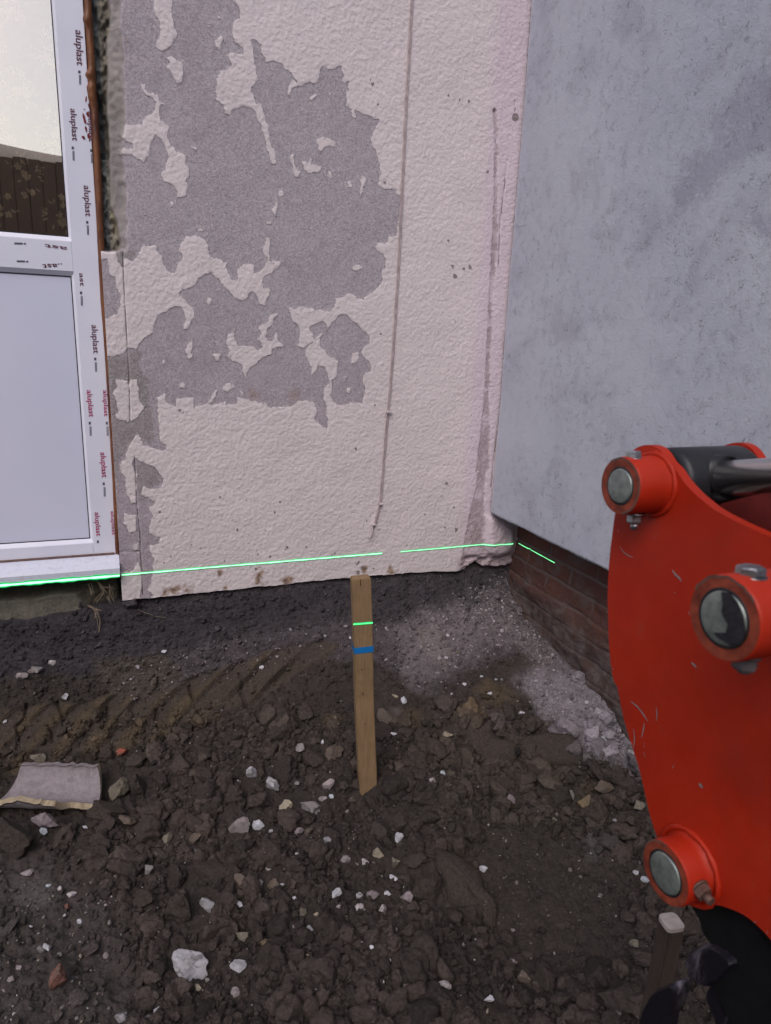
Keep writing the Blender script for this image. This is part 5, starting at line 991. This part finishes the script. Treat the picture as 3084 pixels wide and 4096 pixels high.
UNIQ = {(1085, 765): 'light grey angular stone, upper left of two pale stones left of the stake foot', (1175, 798): 'light grey stone, lower right of two pale stones left of the stake foot', (1420, 803): 'pink angular stone nearest the left side of the stake foot', (1243, 870): 'tan blocky stone below and left of the stake foot', (1342, 880): 'wide grey stone between the tan block and the stake foot',
        (1040, 945): 'large pinkish grey stone full of brown speckles in the middle of the trench floor', (1120, 957): 'white jagged stone just right of the large speckled stone', (200, 935): 'large pale mauve stone below the clay pipe shard', (600, 970): 'pinkish white round stone right of the pale mauve stone', (508, 790): 'big mossy tan chunk of mortar right of the clay pipe shard', (530, 638): 'small bright orange brick fragment under the clay bank',
        (250, 1640): 'reddish brick fragment half buried at the lower left', (820, 1520): 'largest pale grey pitted stone near the bottom of the picture', (890, 1290): 'light grey triangular splinter standing up left of centre', (1448, 1262): 'blue-white speckled stone below and left of the stake, on dark crumbs', (1040, 1562): 'light grey stone to the right of the largest pale stone',
        (188, 985): 'small bluish white stone resting against the pale mauve stone', (218, 1510): 'white rounded stone low at the left edge of the trench floor', (228, 268): 'pinkish white stone high on the dark bank at the left', (105, 322): 'flat pinkish grey stone in the gravel streak on the left bank', (283, 412): 'light grey square stone on the left bank above the clay cracks',
        (730, 1005): 'tall grey-brown knobbly stone left of the large speckled stone', (1128, 1190): 'grey oblong stone with white streaks amid the clods', (1293, 972): 'smooth mauve grey stone under the tan blocky stone', (315, 1250): 'flat pinkish white pebble over the smooth soil at the left', (832, 1045): 'grey stone with a white rim below the knobbly stone',
        }
UB = {(418, 577): 'oval tan-white stone right of the stake', (690, 862): 'mauve grey stone in the hollow right of the stake foot', (1010, 870): 'ochre lump of clay below the pale rubble slope', (945, 832): 'upright grey stone just left of the ochre lump', (582, 1163): 'white stone at the right edge of the long clay slab', (235, 433): 'white upright stone just right of the stake below its blue tape', (215, 1030): 'white forked stone below the stake foot', (125, 1085): 'tan stone among small pale stones below the stake foot', (1280, 1195): 'bluish white stone beside the lowest excavator pin', (408, 1660): 'pinkish white stone at the bottom of the trench floor, right of centre', (605, 1718): 'white stone nearest the bottom edge, right of centre', (1160, 1755): 'grey rounded stone at the bottom near the bucket teeth', (1180, 1695): 'long dark soil lump above the grey rounded stone at the bottom',
      (1210, 668): 'light grey stone on the rubble slope beside the excavator plate', (160, 495): 'brown stone lump immediately right of the stake', (245, 1270): 'rounded mauve stone left of the long clay slab', (700, 1530): 'mauve-white speckled stone low in the picture below the long clay slab'}
UA2 = {(50, 1020): 'very large dark soil lump at the left edge under the clay pipe shard', (800, 1290): 'big smooth brown soil lump left of the triangular splinter', (920, 1160): 'long sausage-shaped soil lump across the middle of the trench floor', (465, 875): 'wide soil lump touching the right end of the clay pipe shard', (590, 760): 'dark soil lump right of the mossy chunk', (430, 695): 'soil lump behind the clay pipe shard'}
UNIQ.update(UA2)
def put_stone(u, v, w_, h_, kind, label, seed, uniq):
    p, n, D = on_ground(u, v+h_*.25); s = D/FPX; rw, rh = w_*s*.55, h_*s*.56
    clod = kind == 'clod'; splint = (h_ > 80 and kind == 'lightgrey')
    V, F = make_stone(seed, .40 if clod else (.42 if kind in ('speckled', 'mossy') else .42), 3 if clod else 9, 5 if w_ > 60 else 4)
    V = V*(1+(.14 if kind != 'tan' else .08)*fbm(V[:, 0]*4, V[:, 1]*4, V[:, 2]*4, 4, seed))[:, None]
    V = V/np.abs(V).max(0)
    
    hz = rh*1.02; dp = max(rw*.75, rh*.6)
    V = V*np.array([rw, dp if not splint else rw*.5, hz*.85]); a = -_y; X_, Y_ = V[:, 0].copy(), V[:, 1].copy(); V[:, 0] = X_*math.cos(a)-Y_*math.sin(a); V[:, 1] = X_*math.sin(a)+Y_*math.cos(a)
    me_name = 'soil_clod' if clod else ('brick_fragment' if kind in ('orange', 'brick') else 'stone')
    lift = hz*.46
    if clod: SOILV = np.tile(np.array([.056, .043, .036])*(1+random.Random(seed).uniform(-.12, .12)), (len(V), 1)); o = np_mesh(me_name, V, F, SOIL, None, True, None, dict(soil=SOILV))
    else: o = np_mesh(me_name, V, F, smat(kind), None, w_ > 60 and kind != 'tan')
    o.location = (p[0], p[1], p[2]+lift)
    tag(o, label, 'soil lump' if clod else ('brick fragment' if kind in ('orange', 'brick') else 'stone'), None if uniq else {'clod': 'soil lumps on the trench floor'}.get(kind, kind+' stones on the soil').replace('pinkwhite', 'pinkish white').replace('bluewhite', 'bluish white').replace('lightgrey', 'light grey'))
    return o
LM = {'stake foot': (1492, 3140), 'clay pipe shard': (200, 3130), 'large speckled stone': (963, 3275), 'largest pitted pale stone': (760, 3808), 'triangular splinter': (824, 3594), 'long clay slab': (1877, 3550), 'wooden peg': (2640, 3800), 'excavator pin lowest down': (2620, 3490),
      'ochre lump': (2335, 3205), 'blue-white speckled stone': (1341, 3569), 'orange brick fragment': (490, 2990), 'reddish brick fragment': (231, 3919), 'stake tape': (1449, 2601), 'pale rubble slope': (2300, 2850), 'knobbly stone': (676, 3330)}
KW = dict(white='white', bluewhite='bluish white', pinkwhite='pinkish white', lightgrey='light grey', grey='dull grey', mauve='mauve', pink='pink', tan='tan', olive='olive grey', ochre='ochre', brown='brown', clod='brown', brick='reddish', orange='orange', mossy='mossy', speckled='speckled')
ALL = [(ox+a/1.0798, 2400+b/1.0798, w_/1.0798, h_/1.0798, kd, ud.get((a, b))) for lst, ox, ud in ((A_, 0, UNIQ), (B_, 1400, UB)) for (a, b, w_, h_, kd) in lst]
keys = {}
for i, (u, v, w_, h_, kd, lab) in enumerate(ALL):
    if lab: continue
    nm, (lu, lv) = min(LM.items(), key=lambda t_: (t_[1][0]-u)**2+(t_[1][1]-v)**2); du, dv = u-lu, v-lv
    dr = ('right of' if du > 0 else 'left of') if abs(du) > 2.2*abs(dv) else (('below' if dv > 0 else 'above') if abs(dv) > 2.2*abs(du) else ('below and ' if dv > 0 else 'above and ')+('right of' if du > 0 else 'left of'))
    keys.setdefault((kd, nm, dr), []).append((du*du+dv*dv, i))
LAB = {}; ORD = ['closest', 'second closest', 'third closest', 'fourth closest', 'fifth closest', 'sixth closest', 'seventh closest']
for (kd, nm, dr), L_ in keys.items():
    L_.sort(); noun = 'soil lump' if kd == 'clod' else ('brick chip' if kd in ('brick', 'orange') else 'stone')
    for q, (_, i) in enumerate(L_): LAB[i] = ('small ' if kd != 'clod' else '')+KW[kd]+' '+noun+' '+dr+' the '+nm+('' if len(L_) == 1 else ', '+ORD[q]+' to it')
for i, (u, v, w_, h_, kd, lab) in enumerate(ALL):
    put_stone(u, v, w_, h_, kd, lab or LAB[i], 901+i, lab is not None)
# long clay slab lying right of centre
def slab(pts, z_up, label, seed):
    cs = [on_ground(1400+a/1.0798, 2400+b/1.0798)[0] for a, b in pts]; cen = sum(cs)/len(cs); n = len(cs); rings = []
    P = smooth_closed(cs, 4); Vv, Ff = [], []; K = len(P); rr_ = [(1.0, -.02), (1.0, .25), (.9, .7), (.7, .95), (.4, 1.05), (.12, 1.08), (.002, 1.08)]
    for s_, h_ in rr_:
        for p in P:
            q = cen+(p-cen)*s_; jt = float(fbm(q[0]*18, q[1]*18, h_*2, 3, seed)); Vv.append((q[0]+jt*.006, q[1]+jt*.006, q[2]+z_up*h_+jt*.012))
    for i in range(len(rr_)-1):
        for k_ in range(K): Ff.append((i*K+k_, i*K+(k_+1) % K, (i+1)*K+(k_+1) % K, (i+1)*K+k_))
    o = np_mesh('clay_slab', np.array(Vv), np.array(Ff), SOIL, None, True, None, dict(soil=np.tile([.062, .048, .039], (len(Vv), 1)))); tag(o, label, 'clay slab'); return o
slab([(375, 1110), (460, 1120), (560, 1190), (600, 1270), (640, 1330), (610, 1380), (520, 1340), (440, 1290), (400, 1220), (365, 1160)], .035, 'long flat slab of brown clay lying diagonally right of centre', 71)
slab([(500, 560), (580, 560), (640, 600), (720, 640), (700, 700), (600, 700), (520, 650)], .03, 'flat slab of dark clay on the slope right of the stake', 73)
slab([(740, 610), (860, 590), (960, 600), (1010, 660), (990, 710), (860, 715), (740, 700)], .035, 'broad dark clay slab at the foot of the pale rubble', 75)

# ================================================================== roots below the sill corner
bm = bmesh.new(); rs = random.Random(3); Z3 = lambda a, b, y: at(a/2.081, 1900+b/2.081, 'y', y)
for (a0, b0, a1, b1_, n) in [(745, 900, 770, 1010, 3), (810, 890, 880, 1000, 4), (830, 930, 950, 935, 2), (900, 910, 930, 1050, 3), (860, 980, 780, 1060, 3), (730, 1085, 830, 1130, 4), (800, 1110, 810, 1200, 5), (815, 1180, 825, 1320, 3), (820, 1300, 850, 1440, 2), (1160, 1120, 1260, 1170, 1), (1260, 1170, 1370, 1200, 1), (880, 1000, 920, 1060, 2)]:
    for _ in range(n):
        p = Z3(a0+rs.uniform(-18, 18), b0+rs.uniform(-8, 8), 2.655); q = Z3(a1+rs.uniform(-25, 25), b1_+rs.uniform(-15, 15), 2.635); mid = (p+q)/2+np.array([rs.uniform(-.012, .012), -.012, rs.uniform(-.008, .008)])
        pts = [Vector(p*(1-t_)**2+mid*2*t_*(1-t_)+q*t_**2) for t_ in [i/8 for i in range(9)]]; tube(bm, pts, [.0009]*8+[.0004], 5)
tag(from_bm('plant_roots', bm, simple('dry pale root', (.22, .17, .13), .9)), 'tuft of thin dry roots hanging under the corner of the white sill', 'roots')

# ================================================================== behind the camera, seen only in the glass: fence and hill
fence = empty('board_fence', (-2, -5.0, 0), 'dark brown board fence reflected in the door glass', 'fence')
FM = wood_mat('dark fence boards', (.17, .115, .088), (.22, .155, .115)); rs = random.Random(6); bm = bmesh.new()
for i in range(90): 
    x_ = -9+i*.16; box(bm, x_, x_+.152, -5.03+.006*(i % 2), -5.0, 0, 3.56+rs.uniform(-.012, .012))
box(bm, -9, 5.4, -5.06, -5.035, 0, 3.545)
from_bm('boards', bm, FM, fence)
for x_ in (-7.5, -4.4, -2.62, .4, 3.2):
    bm = bmesh.new(); box(bm, x_-.04, x_+.04, -4.99, -4.92, 0, 3.66, .005); from_bm('fence_post', bm, FM, fence)
hx = np.linspace(-120, 60, 80); hh = 17.7-.075*(hx+8)+fbm(hx*.35, hx*0, 0, 3, 501)*.35; Vh = []
for r_, (dy, f_) in enumerate([(0, -.02), (-4, .5), (-9, .85), (-16, 1), (-40, .9)]):
    for x_, z_ in zip(hx, hh): Vh.append((x_, -58+dy, z_*f_))
tag(np_mesh('hill', np.array(Vh), grid_faces(5, 80), simple('distant dusty hill', (.26, .24, .23), .95), None, True), 'distant low hill reflected in the glass', kind='structure')
